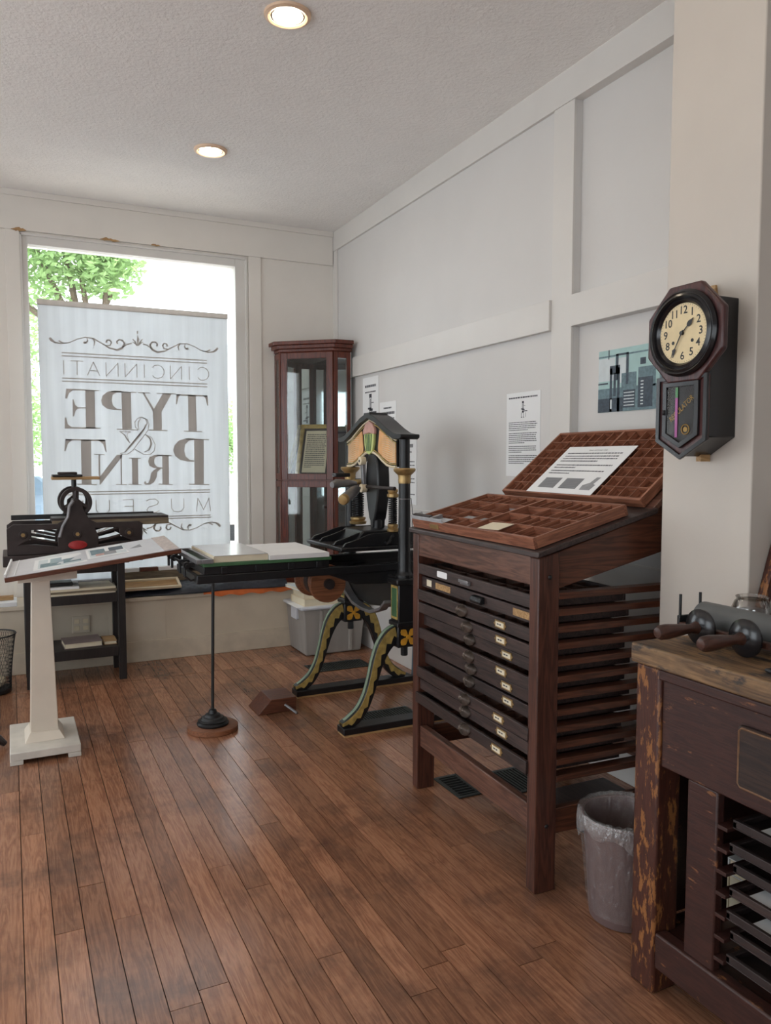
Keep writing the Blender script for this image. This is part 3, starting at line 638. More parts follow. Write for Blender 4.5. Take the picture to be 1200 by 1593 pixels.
mb = MB(); text_rows(mb, (-w_/2+0.07, 0.0085, h_-0.085), (1,0,0), (0,0,1), w_-0.14, 18, 0.0165, 0.007, random.Random(5)); part('certificate_text', mb.xform(Mx), M['ink'], fr)
# ------------------------------------------------------------------ iron hand press
XC, YN_, YF_, YM = 1.962, 3.83, 4.59, 4.21
pr = thing('hand_press', 'tall black iron hand press with gilded curved legs and painted head', 'printing press', (XC, YM, 0))
def bez(pts, n):
    out = []; k = len(pts)
    for i in range(k-1):
        p0 = Vector(pts[max(i-1,0)]); p1 = Vector(pts[i]); p2 = Vector(pts[i+1]); p3 = Vector(pts[min(i+2,k-1)])
        for j in range(n):
            t = j/n; out.append(0.5*((2*p1) + (p2-p0)*t + (2*p0-5*p1+4*p2-p3)*t*t + (3*p1-p0-3*p2+p3)*t**3))
    out.append(Vector(pts[-1])); return out
LEGC = [(-0.385,0.062,0.012),(-0.325,0.075,0.030),(-0.268,0.125,0.029),(-0.226,0.205,0.026),(-0.195,0.30,0.028),(-0.168,0.39,0.034),(-0.130,0.47,0.042),(-0.075,0.523,0.048),(0.0,0.535,0.050)]
def leg_rows(sgn):       # centre line with outer (towards the foot side) and inner edge
    c = bez(LEGC, 5); rows = []
    for i, p in enumerate(c):
        q = c[min(i+1, len(c)-1)] - c[max(i-1, 0)]; d = Vector((q.x, q.y)).normalized(); n = Vector((-d.y, d.x))
        rows.append(((p.x + n.x*p.z, p.y + n.y*p.z), (p.x - n.x*p.z, p.y - n.y*p.z)))
    return [((XC + sgn*-a[0]*-1, a[1]), (XC + sgn*-b_[0]*-1, b_[1])) for a, b_ in rows]
def strip(rows, y0, y1):
    mb = MB(); k = len(rows); v = []
    for a, b_ in rows: v += [(a[0], y0, a[1]), (b_[0], y0, b_[1]), (b_[0], y1, b_[1]), (a[0], y1, a[1])]
    f = [(0,1,2,3), ((k-1)*4+3, (k-1)*4+2, (k-1)*4+1, (k-1)*4)]
    for i in range(k-1):
        for j in range(4): f.append((i*4+j, i*4+(j+1) % 4, i*4+4+(j+1) % 4, i*4+4+j))
    return mb.add(v, f)
for yc in (YN_, YF_):
    part('floor_rail', MB().box(1.575, 2.40, yc-0.05, yc+0.05, 0.012, 0.048), M['black'], pr, 0.004)
    part('rail_packing', MB().box(1.580, 2.395, yc-0.046, yc+0.046, 0.0, 0.012), M['tan_wood'], pr)
    for sgn in (1, -1):
        rows = leg_rows(sgn); lg = part('leg', strip(rows, yc-0.026, yc+0.026), M['black'], pr, 0.003)
        # gilded acanthus: scalloped band over the outer half of both faces
        g = []; n = len(rows)
        for i, (a, b_) in enumerate(rows[:-4]):
            ph_ = (i*1.0) % 4 / 4.0; s_ = 0.40 + 0.34*(1-ph_)
            g.append(((a[0]*0.94+b_[0]*0.06, a[1]*0.94+b_[1]*0.06), (a[0]*(1-s_)+b_[0]*s_, a[1]*(1-s_)+b_[1]*s_)))
        part('gilded_leaf', strip(g, yc-0.0295, yc+0.0295), M['gilt'], lg)
        e = [((a[0], a[1]), (a[0]*0.9+b_[0]*0.1, a[1]*0.9+b_[1]*0.1)) for a, b_ in rows[2:-2]]
        e = [((a[0]-sgn*0.003, a[1]+0.002), b_) for a, b_ in e]
        part('pale_edge', strip(e, yc-0.012, yc+0.012), M['palegreen'], lg)
    part('leg_block', MB().box(XC-0.062, XC+0.062, yc-0.045, yc+0.045, 0.455, 0.575), M['black'], pr, 0.006)
    fl = MB(); yy = yc-0.0455
    for k in range(4):
        a = math.pi/4 + k*math.pi/2; ca, sa = math.cos(a), math.sin(a)
        pts = [(0.004,0),(0.02,0.013),(0.040,0.020),(0.052,0.012),(0.060,0),(0.052,-0.012),(0.040,-0.020),(0.02,-0.013)]
        fl.prism([(XC + p*ca - q*sa, 0.514 + p*sa + q*ca) for p, q in pts], 'y', yy-0.004, yy)
    fl.cyl((XC, yy-0.008, 0.514), (XC, yy, 0.514), 0.012, n=12)
    part('painted_flower', fl, M['yellow'], pr)
    part('hanging_bolt', MB().cyl((XC, yc, 0.40), (XC, yc, 0.456), 0.020, n=10), M['black'], pr, 0.003)
    # pedestal, column, capital
    part('pedestal', MB().box(XC-0.060, XC+0.060, yc-0.05, yc+0.05, 0.575, 0.82), M['black'], pr, 0.008)
    part('pedestal_base', MB().box(XC-0.07, XC+0.07, yc-0.058, yc+0.058, 0.572, 0.60), M['black'], pr, 0.006)
    part('pedestal_cap', MB().box(XC-0.075, XC+0.075, yc-0.062, yc+0.062, 0.805, 0.84), M['black'], pr, 0.008)
    part('green_panel', MB().box(XC-0.064, XC-0.059, yc-0.032, yc+0.032, 0.625, 0.785), M['green'], pr, 0.002)
    part('panel_line', MB().box(XC-0.0625, XC-0.059, yc-0.040, yc+0.040, 0.612, 0.798), M['gilt'], pr)
    part('column', MB().lathe([(0.05,0.84),(0.05,0.856),(0.043,0.862),(0.036,0.88),(0.034,1.05),(0.032,1.372)], (XC, yc, 0), n=24), M['black'], pr)
    part('capital', MB().lathe([(0.034,1.362),(0.036,1.385),(0.034,1.390),(0.037,1.408),(0.048,1.418),(0.060,1.430),(0.062,1.440),(0.058,1.446),(0.03,1.446)], (XC, yc, 0), n=24), M['brass'], pr)
    part('upper_post', MB().cyl((XC, yc, 1.446), (XC, yc, 1.612), 0.030, n=20), M['black'], pr)
# head: roof slab, painted panel
half = [(0.445,1.612),(0.445,1.630),(0.40,1.634),(0.345,1.642),(0.27,1.668),(0.18,1.708),(0.10,1.742),(0.045,1.757),(0.04,1.768)]
under = [(0.425,1.603),(0.345,1.606),(0.27,1.632),(0.18,1.674),(0.10,1.708),(0.0,1.735)]
roof = [(YM+a, z) for a, z in half] + [(YM-a, z) for a, z in half[::-1]] + [(YM-a, z) for a, z in under] + [(YM+a, z) for a, z in under[:-1][::-1]]
part('roof_slab', MB().prism(roof, 'x', XC-0.058, XC+0.060), M['black'], pr, 0.004)
tops = [(0.345,1.600),(0.27,1.624),(0.18,1.666),(0.10,1.700),(0.0,1.727)]
bots = [(0.345,1.452),(0.29,1.452),(0.23,1.462),(0.17,1.486),(0.11,1.515),(0.06,1.532),(0.0,1.538)]
pan = [(YM+a, z) for a, z in tops] + [(YM-a, z) for a, z in tops[:-1][::-1]] + [(YM-a, z) for a, z in bots] + [(YM+a, z) for a, z in bots[:-1][::-1]]
part('head_panel', MB().prism(pan, 'x', XC-0.028, XC+0.028), M['black'], pr)
for s_ in (1, -1):
    for nm, pts, r in (('gold_moulding', tops, 0.006), ('gold_moulding', bots, 0.007), ('gold_moulding', [(a, z+0.014) for a, z in bots], 0.003), ('gold_moulding', [(a, z-0.016) for a, z in tops], 0.003)):
        part(nm, MB().tube([(XC-0.034, YM+s_*a, z) for a, z in pts], r, 6), M['cream'] if r > 0.005 else M['gilt'], pr)
    wing = [(0.335,1.580),(0.27,1.602),(0.18,1.642),(0.125,1.664),(0.105,1.56),(0.11,1.535),(0.17,1.508),(0.23,1.484),(0.29,1.472),(0.335,1.472)]
    wi = part('painted_wing', MB().prism([(YM+s_*a, z) for a, z in wing], 'x', XC-0.0325, XC-0.027), M['orange'], pr)
    ray_ = MB()
    for k in range(13):
        z0 = 1.478 + k*0.0085
        ray_.tube([(XC-0.0335, YM+s_*0.333, z0), (XC-0.0335, YM+s_*0.245, z0-0.004+k*0.0045), (XC-0.0335, YM+s_*0.16, 1.50+k*0.0105)], [0.0024,0.0018,0.0008], 5)
    part('fan_ribs', ray_, M['cream'], wi)
sh = [(0.070,1.645),(0.062,1.58),(0.040,1.535),(0.0,1.522),(-0.040,1.535),(-0.062,1.58),(-0.070,1.645)]
part('shield', MB().prism([(YM+a, z) for a, z in sh], 'x', XC-0.044, XC-0.027), M['lime'], pr, 0.003)
for a in (-0.045,-0.022,0,0.022,0.045): part('shield_stripe', MB().tube([(XC-0.0445, YM+a, 1.642), (XC-0.0445, YM+a*0.55, 1.542)], [0.004,0.0025], 6), M['green'], pr)
part('shield_crest', MB().prism([(YM+a, z) for a, z in ((0.078,1.640),(0.078,1.668),(0.05,1.702),(0.0,1.722),(-0.05,1.702),(-0.078,1.668),(-0.078,1.640),(0.0,1.650))], 'x', XC-0.046, XC-0.027), M['pinkp'], pr, 0.004)
# toggle, bar and springs
tg = [(0.045,1.53),(0.075,1.47),(0.085,1.40),(0.088,1.335),(0.078,1.27),(0.058,1.20),(0.040,1.145),(0.026,1.13),(0.022,1.085)]
part('toggle', MB().prism([(YM-0.02+a, z) for a, z in tg] + [(YM-0.02-a, z) for a, z in tg[::-1]], 'x', XC-0.035, XC+0.045), M['black'], pr, 0.010)
part('toggle_link', MB().prism([(YM+0.052,1.478),(YM+0.082,1.478),(YM+0.066,1.322),(YM+0.036,1.322)], 'x', XC-0.062, XC-0.040), M['steel'], pr, 0.003)
for y_, z_ in ((YM+0.066, 1.484), (YM+0.05, 1.322)):
    pn = part('brass_pin', MB().cyl((XC-0.075, y_, z_), (XC-0.038, y_, z_), 0.026, n=18), M['cream'], pr, 0.004); part('pin_hole', MB().cyl((XC-0.0765, y_, z_), (XC-0.074, y_, z_), 0.008, n=10), M['black'], pn)
part('cross_rod', MB().cyl((XC-0.02, YM-0.30, 1.330), (XC-0.06, YM+0.30, 1.332), 0.011, n=10), M['iron'], pr)
for (x_, y_, rr, zt_, zb_) in ((XC, 3.975, 0.022, 1.335, 1.08), (XC-0.01, 4.445, 0.034, 1.375, 1.09)):
    part('spring_cap', MB().lathe([(rr,0),(rr*1.5,0.006),(rr*1.5,0.022),(rr*1.1,0.028),(rr*1.35,0.036),(rr*1.35,0.048),(rr*0.8,0.056)], (x_, y_, zt_-0.06), n=20), M['brass'], pr, 0)
    part('spring_foot', MB().lathe([(rr*0.9,0),(rr*1.5,0.004),(rr*1.6,0.018),(rr*1.2,0.024),(rr*1.4,0.032),(rr*1.4,0.044),(rr*0.8,0.05)], (x_, y_, zb_), n=20), M['brass'], pr)
    tn = 13; pts = [(x_+rr*math.cos(a), y_+rr*math.sin(a), zb_+0.045+(zt_-zb_-0.10)*a/(2*math.pi*tn)) for a in [2*math.pi*tn*i/(tn*14) for i in range(tn*14+1)]]
    part('spring', MB().tube(pts, 0.0045, 5), M['black'], pr); part('spring_rod', MB().cyl((x_, y_, zb_), (x_, y_, zt_), rr*0.55, n=12), M['black'], pr)
br = part('bar', MB().tube([(XC-0.05, 4.40, 1.345), (XC-0.13, 4.33, 1.352), (1.74, 4.27, 1.352), (1.70, 4.25, 1.345)], [0.016,0.022,0.028,0.018], 10), M['steel'], pr, label='steel pull bar')
part('bar_grip', MB().lathe([(0.018,0),(0.026,0.01),(0.031,0.05),(0.030,0.16),(0.026,0.22),(0.018,0.25)], (1.665, 3.99, 1.272), Vector((0.17, 0.19, 0.055)).normalized(), n=18), M['steel'], br)
part('grip_cap', MB().lathe([(0.012,-0.012),(0.026,-0.010),(0.031,0.0),(0.031,0.018),(0.026,0.022)], (1.662, 3.987, 1.271), Vector((0.17, 0.19, 0.055)).normalized(), n=18), M['brass'], br)
part('bar_bracket', MB().box(1.80, 1.90, 4.44, 4.50, 1.385, 1.41), M['black'], pr, 0.006)
part('wire', MB().tube([(XC+0.036,YN_-0.01,1.28),(XC+0.044,YN_-0.012,1.2),(XC+0.040,YN_-0.012,1.0),(XC+0.042,YN_-0.01,0.85)], 0.002, 5), M['black'], pr); part('column_band', MB().lathe([(0.0345,0),(0.0355,0.002),(0.0345,0.004)], (XC,YN_,1.275), n=20), M['steel'], pr)
# platen with cast ribs
part('platen', MB().box(1.625, 2.30, 3.935, 4.485, 0.985, 1.008), M['black'], pr, 0.006)
part('platen_block', MB().prism([(1.76,1.008),(1.82,1.085),(2.10,1.085),(2.16,1.008)], 'y', 4.07, 4.35), M['black'], pr, 0.008)
for y_ in (3.965, 4.10, 4.32, 4.455):
    part('platen_rib', MB().prism([(1.645,1.008),(1.665,1.03),(1.72,1.045),(1.80,1.072),(1.84,1.080),(2.08,1.080),(2.26,1.03),(2.28,1.008)], 'y', y_-0.008, y_+0.008), M['black'], pr, 0.003)
part('platen_stem', MB().cyl((XC, YM-0.02, 1.085), (XC, YM-0.02, 1.14), 0.035, n=16), M['black'], pr)
part('platen_strap', MB().tube([(1.96,3.975,1.085),(1.93,3.95,1.03),(1.91,3.94,1.02),(1.90,3.99,1.03)], 0.010, 8), M['black'], pr)
# rails, cross beam, drum
for y_ in (3.965, 4.455):
    part('bed_rail', MB().box(0.84, 2.46, y_-0.022, y_+0.022, 0.862, 0.905), M['black'], pr, 0.004)
    part('rail_girder', MB().prism([(1.56,0.905),(2.46,0.905),(2.46,0.80),(2.20,0.78),(1.72,0.80),(1.56,0.862)], 'y', y_-0.015, y_+0.015), M['black'], pr, 0.004)
for x_ in (0.85, 1.40, 2.44): part('rail_tie', MB().box(x_-0.012, x_+0.012, 3.985, 4.435, 0.866, 0.900), M['black'], pr)
part('cross_beam', MB().prism([(3.86,0.845),(4.56,0.845),(4.56,0.70),(4.47,0.655),(4.21,0.625),(3.95,0.655),(3.86,0.70)], 'x', XC-0.045, XC+0.045), M['black'], pr, 0.006)
part('steel_strap', MB().prism([(3.885,0.69),(3.95,0.640),(4.08,0.600),(4.21,0.598),(4.34,0.612),(4.46,0.66),(4.53,0.72),(4.53,0.735),(4.45,0.682),(4.34,0.632),(4.21,0.616),(4.08,0.618),(3.95,0.658),(3.885,0.708)], 'x', XC-0.10, XC-0.05), M['steel'], pr, 0.002)
dr = part('winding_drum', MB().lathe([(0.105,-0.14),(0.108,-0.135),(0.108,-0.11),(0.085,-0.105),(0.085,0.105),(0.108,0.11),(0.108,0.135),(0.105,0.14)], (1.60, 4.20, 0.795), (0,1,0), n=28), M['round_wood'], pr)
part('drum_hub', MB().cyl((1.60, 4.035, 0.795), (1.60, 4.365, 0.795), 0.03, n=14), M['iron'], dr); part('drum_strap', MB().lathe([(0.088,-0.03),(0.088,0.03)], (1.60,4.20,0.795), (0,1,0), n=28), M['iron'], dr)
# bed carriage and tympan
cg = part('carriage', MB().box(0.875, 1.56, 3.945, 4.475, 0.906, 0.948), M['black'], pr, 0.004)
for x_ in (0.98, 1.16, 1.34, 1.50): part('carriage_rib', MB().box(x_-0.016, x_+0.016, 3.935, 3.946, 0.908, 0.944), M['black'], cg, 0.002)
part('bed_plate', MB().box(0.87, 1.57, 3.935, 4.485, 0.948, 0.966), M['green'], pr, 0.003)
tf = MB()
for bx in ((0.835,0.862,3.925,4.495),(0.905,0.922,3.925,4.495)): tf.box(*bx, 0.966, 0.988)
tf.box(0.862, 0.905, 3.925, 3.945, 0.966, 0.988); tf.box(0.862, 0.905, 4.475, 4.495, 0.966, 0.988)
part('tympan_hinge_frame', tf, M['steel'], pr, 0.002)
hb = MB()
for y_ in (4.0, 4.12, 4.34, 4.44):
    hb.cyl((0.80, y_-0.012, 0.955), (0.80, y_+0.012, 0.955), 0.018, n=12); hb.box(0.80, 0.84, y_-0.006, y_+0.006, 0.945, 0.968); hb.cyl((0.79, y_, 0.90), (0.79, y_, 0.955), 0.007, n=8)
hb.tube([(0.80,3.98,0.955),(0.80,4.46,0.955)], 0.007, 8); hb.tube([(0.79,4.0,0.90),(0.82,4.0,0.875),(0.87,4.0,0.885)], 0.006, 6)
hh = part('hinge_ironwork', hb, M['black'], pr); hh['kind'] = 'stuff'
solo('tympan_packing', MB().box(0.925, 1.215, 3.945, 4.475, 0.9665, 1.000), M['paper2'], 'thick cream tympan packing on the left half of the press bed', 'paper pad', (1.07, 4.21, 0.9665), bevel=0.002)
part_cover = solo('printed_sheet', MB().hexa([(0.930,3.940,1.0005),(1.212,3.940,1.0005),(1.212,4.478,1.0005),(0.930,4.478,1.0005)], [(0.930,3.940,1.003),(1.212,3.940,1.003),(1.212,4.478,1.003),(0.930,4.478,1.003)]), plain('glossy_sheet', lin(214,216,218), 0.16, 0, 0.03, 8), 'glossy pale sheet lying on the cream packing of the press', 'paper', (1.07, 4.21, 1.0005))
solo('paper_stack', MB().hexa([(1.218,3.930,0.9665),(1.555,3.930,0.9665),(1.555,4.480,0.9665),(1.218,4.480,0.9665)], [(1.219,3.925,0.992),(1.552,3.925,0.992),(1.552,4.480,0.992),(1.219,4.480,0.992)]), M['paper'], 'white paper sheets stacked on the right half of the press bed', 'paper', (1.38, 4.21, 0.9665), bevel=0.001)

# prop under the outer end of the press bed
ps = thing('bed_prop', 'thin black iron rod on a round cast foot propping the press bed', 'stand', (0.975, 4.23, 0))
part('wood_disc', MB().lathe([(0.135,0),(0.138,0.004),(0.138,0.026),(0.132,0.030)], (0.975,4.23,0), n=40), M['round_wood'], ps)
part('cast_foot', MB().lathe([(0.085,0.030),(0.088,0.040),(0.078,0.050),(0.080,0.056),(0.066,0.062),(0.060,0.072),(0.046,0.076),(0.040,0.088),(0.024,0.094),(0.020,0.112),(0.014,0.116)], (0.975,4.23,0), n=28), M['black'], ps)
part('rod', MB().cyl((0.975,4.23,0.112), (0.985,4.215,0.866), 0.0085, n=10), M['black'], ps)

# wooden wedge block with a metal peg on the floor
wd = thing('wedge_block', 'dark wooden wedge block with a metal peg lying on the floor', 'wooden block', (1.40, 4.40, 0))
part('block', MB().prism([(1.265,0.003),(1.50,0.003),(1.50,0.085),(1.345,0.085)], 'y', 4.335, 4.545), M['red_block'], wd, 0.003)
part('peg', MB().cyl((1.43,4.335,0.045), (1.475,4.255,0.012), 0.008, n=10), M['steel'], wd)

# blue-grey pipe and floor registers
solo('leaning_pipe', MB().tube([(2.46,4.66,0.011),(2.50,4.70,0.52)], 0.016, 10), M['bluepipe'], 'blue grey pipe leaning on the wall behind the press', 'pipe', (2.46,4.66,0))
def register(x0, x1, y0, y1, n, along, label):
    t = thing('floor_register', label, 'vent', ((x0+x1)/2, (y0+y1)/2, 0), 0, 'iron floor registers')
    part('well', MB().box(x0+0.008, x1-0.008, y0+0.008, y1-0.008, 0.0005, 0.0015), M['hole'], t)
    mb = MB(); mb.box(x0, x1, y0, y0+0.02, 0.0005, 0.006); mb.box(x0, x1, y1-0.02, y1, 0.0005, 0.006); mb.box(x0, x0+0.02, y0+0.02, y1-0.02, 0.0005, 0.006); mb.box(x1-0.02, x1, y0+0.02, y1-0.02, 0.0005, 0.006)
    part('rim', mb, M['vent'], t, 0.002)
    for i in range(n):
        if along == 'x': c = x0+0.02+(x1-x0-0.04)*(i+0.5)/n; q = MB().box(c-0.0035, c+0.0035, y0+0.02, y1-0.02, 0.001, 0.005)
        else: c = y0+0.02+(y1-y0-0.04)*(i+0.5)/n; q = MB().box(x0+0.02, x1-0.02, c-0.0035, c+0.0035, 0.001, 0.005)
        part('slat', q, M['vent'], t)
register(1.88, 2.32, 5.05, 5.26, 22, 'x', 'iron floor register behind the far foot of the hand press')
register(1.73, 2.12, 3.925, 4.12, 20, 'x', 'iron floor register inside the near foot of the hand press')
register(1.745, 1.875, 2.87, 3.11, 8, 'y', 'small iron floor register in front of the type cabinet foot')
register(1.93, 2.22, 2.80, 3.06, 14, 'x', 'iron floor register under the drawers of the type cabinet')

# ------------------------------------------------------------------ plastic bin, books on it
pb = thing('storage_bin', 'translucent grey plastic storage bin on the floor beside the ledge', 'storage box', (2.21, 5.69, 0))
b0 = [(1.985,5.505),(2.44,5.505),(2.44,5.87),(1.985,5.87)]; b1 = [(1.955,5.48),(2.47,5.48),(2.47,5.885),(1.955,5.885)]
part('tub', MB().hexa([(a, c, 0.003) for a, c in b0], [(a, c, 0.36) for a, c in b1]), M['bin_plastic'], pb, 0.012)
part('lid', MB().box(1.93, 2.49, 5.455, 5.888, 0.36, 0.385), M['lid'], pb, 0.01)
for x_ in (2.10, 2.34): part('moulded_rib', MB().box(x_-0.012, x_+0.012, 5.472, 5.500, 0.02, 0.35), M['bin_plastic'], pb, 0.004)
part('latch', MB().box(1.940, 1.965, 5.60, 5.72, 0.27, 0.365), M['lid'], pb, 0.005)
def book(x0, x1, y0, y1, z0, z1, label, cover, rz=0, group=None, spine='x'):
    cx, cy = (x0+x1)/2, (y0+y1)/2; t = thing('book', label, 'book', (cx, cy, z0), rz, group); a, c = (x1-x0)/2, (y1-y0)/2; h = z1-z0
    cv = MB(); cv.box(-a, a, -c, c, 0, 0.003); cv.box(-a, a, -c, c, h-0.003, h); cv.box(-a, -a+0.004, -c, c, 0.003, h-0.003) if spine == 'x' else cv.box(-a, a, c-0.004, c, 0.003, h-0.003)
    part('cover', cv, cover, t, world=False); part('pages', MB().box(-a+0.005, a-0.004, -c+0.004, c-0.005, 0.003, h-0.003), M['paper2'], t, world=False)
    return t
book(1.965, 2.36, 5.50, 5.78, 0.386, 0.440, 'thick pale book at the bottom of the pile on the bin', M['cream'], 0.03, 'books on the storage bin', 'y')
book(1.975, 2.37, 5.51, 5.78, 0.4405, 0.500, 'thick pale book in the middle of the pile on the bin', M['paper2'], -0.03, 'books on the storage bin', 'y')
book(1.93, 2.28, 5.56, 5.80, 0.5005, 0.522, 'thin magazine on top of the pile on the bin', M['photo_light'], 0.12, 'books on the storage bin', 'y')
solo('loose_papers', MB().box(1.90, 2.2, 5.47, 5.70, 0.3852, 0.3856), M['paper'], 'white papers sticking out under the books on the bin', 'paper', (2.05, 5.58, 0.3852))

# ------------------------------------------------------------------ things on the ledge
pd = MB(); nx, ny = 60, 16
def padz(i, j): return ZL+0.014 + 0.032*(1-abs(j/ny*2-1)**4)*min(1.0, 0.35+i/nx) * (0.75+0.25*math.sin(i*0.35)) + 0.005*math.sin(i*1.57)*math.sin(j*1.57) + 0.075*(j/ny)*min(1.0, 0.5+i/nx)
vsx = [(0.72+(1.965-0.72)*i/nx, YL-0.03+0.02*math.sin(i*0.2)+0.195*j/ny, padz(i, j)) for j in range(ny+1) for i in range(nx+1)]
base_ = [(x, y, ZL+0.006) for x, y, z in vsx]
n_ = len(vsx); fs = []
for j in range(ny):
    for i in range(nx):
        a = j*(nx+1)+i; fs += [(a, a+1, a+nx+2, a+nx+1), (n_+a, n_+a+nx+1, n_+a+nx+2, n_+a+1)]
for i in range(nx): fs += [(i, n_+i, n_+i+1, i+1), (ny*(nx+1)+i, ny*(nx+1)+i+1, n_+ny*(nx+1)+i+1, n_+ny*(nx+1)+i)]
for j in range(ny): fs += [(j*(nx+1), (j+1)*(nx+1), n_+(j+1)*(nx+1), n_+j*(nx+1)), (j*(nx+1)+nx, n_+j*(nx+1)+nx, n_+(j+1)*(nx+1)+nx, (j+1)*(nx+1)+nx)]
solo('quilted_pad', MB().add(vsx + base_, fs), M['pad'], 'black quilted pad lying along the window ledge', 'pad', (1.3, 6.0, ZL+0.006))
oc = MB(); vv = []
for i in range(31):
    x = 1.30 + 0.70*i/30; d = 0.012*math.sin(i*0.9)
    vv += [(x, YL+0.20, ZL+0.001), (x, YL-0.028, ZL+0.001), (x, YL-0.034, ZL-0.012-0.018*min(1, i/6)+d*0.6), (x, YL-0.030, ZL-0.012-0.018*min(1, i/6)+d*0.6), (x, YL-0.024, ZL+0.005), (x, YL+0.20, ZL+0.005)]
oc.add(vv, [(i*6+j, i*6+(j+1) % 6, i*6+6+(j+1) % 6, i*6+6+j) for i in range(30) for j in range(6)] + [tuple(range(6)), tuple(range(185, 179, -1))])
solo('orange_cloth', oc, M['cloth'], 'orange cloth under the quilted pad, hanging over the ledge edge', 'cloth', (1.65, 6.0, ZL+0.001))
lf = thing('empty_frame', 'small wooden picture frame lying flat on the quilted pad', 'picture frame', (0.93, 5.97, ZL+0.050))
mb = MB(); z_ = ZL+0.050
for bx in ((0.70,1.14,5.895,5.915),(0.70,1.14,6.035,6.055),(0.70,0.72,5.915,6.035),(1.12,1.14,5.915,6.035)): mb.box(*bx, z_, z_+0.02)
TF = Matrix.Translation((0,5.895,z_)) @ Matrix.Rotation(R(17), 4, 'X') @ Matrix.Translation((0,-5.895,-z_))
part('frame', mb.xform(TF), M['cream'], lf, 0.003); part('backing', MB().box(0.72,1.12,5.915,6.035,z_,z_+0.006).xform(TF), M['tan_wood'], lf)
solo('weathered_beam', MB().box(0.70,1.32,6.080,6.108,ZL+0.0005,0.645), M['grey_board'], 'weathered wooden board standing on the ledge behind the press bed', 'board', (1.0,6.09,ZL+0.0005), bevel=0.004)
for i, (x0, x1, m) in enumerate(((0.72,0.86,'paper'),(0.865,1.0,'red_block'),(1.005,1.16,'paper'))):
    solo('card_box', MB().box(x0, x1, 6.068, 6.107, 0.6455, 0.675), M[m], ('white card box at the left end of the weathered board', 'brown card box in the middle of the weathered board', 'white card box at the right end of the weathered board')[i], 'box', ((x0+x1)/2, 6.12, 0.6455), 'small boxes on the weathered board', 0.003)
solo('paper_pile', MB().box(-0.6,0.02,YL-0.01,6.12,ZL+0.0005,ZL+0.03), M['paper'], 'pile of printed papers at the left end of the ledge', 'papers', (-0.3,6.0,ZL+0.0005), bevel=0.002)
solo('wood_slat', MB().box(-0.5,0.0,6.0,6.05,ZL+0.031,ZL+0.06), M['tan_wood'], 'pale wooden slat lying on the pile of papers', 'wood strip', (-0.25,6.02,ZL+0.031), bevel=0.003)
# ------------------------------------------------------------------ black stand with the small proof press
sd_ = thing('press_stand', 'black wooden stand with shelves under the small proof press', 'stand', (0.37, 5.66, 0))
for (x_, y_) in ((0.062, 5.475), (0.635, 5.475), (0.062, 5.80), (0.635, 5.80)): part('leg', MB().box(x_, x_+0.048, y_, y_+0.045, 0, 0.80), M['dark_wood'], sd_, 0.003)
for z0, z1, nm in ((0.535, 0.595, 'apron'), (0.165, 0.232, 'apron'), (0.74, 0.80, 'apron')):
    part(nm, MB().box(0.11, 0.635, 5.48, 5.505, z0, z1), M['dark_wood'], sd_, 0.003); part(nm, MB().box(0.11, 0.635, 5.815, 5.84, z0, z1), M['dark_wood'], sd_, 0.003)
    for x_ in (0.07, 0.645): part('side_rail', MB().box(x_, x_+0.025, 5.52, 5.80, z0, z1), M['dark_wood'], sd_, 0.003)
part('shelf_board', MB().box(0.10, 0.645, 5.505, 5.815, 0.578, 0.594), M['dark_wood'], sd_); part('shelf_board', MB().box(0.10, 0.645, 5.505, 5.815, 0.215, 0.231), M['dark_wood'], sd_)
part('top_board', MB().box(0.04, 0.71, 5.45, 5.86, 0.80, 0.812), M['dark_wood'], sd_, 0.003)
book(0.29, 0.53, 5.53, 5.74, 0.232, 0.268, 'flat pale-edged book with a dark cover on the low shelf of the stand', plain('book_cover', lin(120,104,104), 0.4, 0, 0.3, 8), 0.05, 'books on the low shelf of the stand', 'y')
book(0.545, 0.63, 5.55, 5.72, 0.232, 0.256, 'small brown book by the right leg on the low shelf of the stand', M['tan_wood'], 0.0, 'books on the low shelf of the stand', 'y')
for i, (x0, x1, y0, y1, z0, z1, rz_, m) in enumerate(((0.13,0.62,5.50,5.80,0.5955,0.606,0.03,'paper2'),(0.15,0.64,5.51,5.80,0.6065,0.620,-0.05,'grey_board'),(0.20,0.62,5.52,5.80,0.6205,0.634,0.06,'paper2'),(0.12,0.40,5.52,5.76,0.6345,0.650,-0.04,'paper'))):
    cx, cy = (x0+x1)/2, (y0+y1)/2; o = solo('proof_sheets', MB().box(x0-cx, x1-cx, y0-cy, y1-cy, 0, z1-z0), M[m], ('lowest cream sheaf of papers on the stand shelf', 'grey board between the papers on the stand shelf', 'upper cream sheaf of papers on the stand shelf', 'white sheaf on top of the papers on the stand shelf')[i], 'papers', None, 'papers on the stand shelf')
    o.location = (cx, cy, z0); o.rotation_euler.z = rz_
solo('small_brayer_tray', MB().box(0.16,0.36,5.56,5.70,0.6505,0.675), M['black'], 'small black tray on top of the white sheaf on the stand', 'tray', (0.26,5.63,0.6505), bevel=0.006)
pp = thing('proof_press', 'small dark iron proof press with spoked wheel and red badge', 'printing press', (0.37, 5.66, 0.812))
part('base_plate', MB().box(-0.055, 0.80, 5.44, 5.87, 0.8122, 0.882), M['iron'], pp, 0.006)
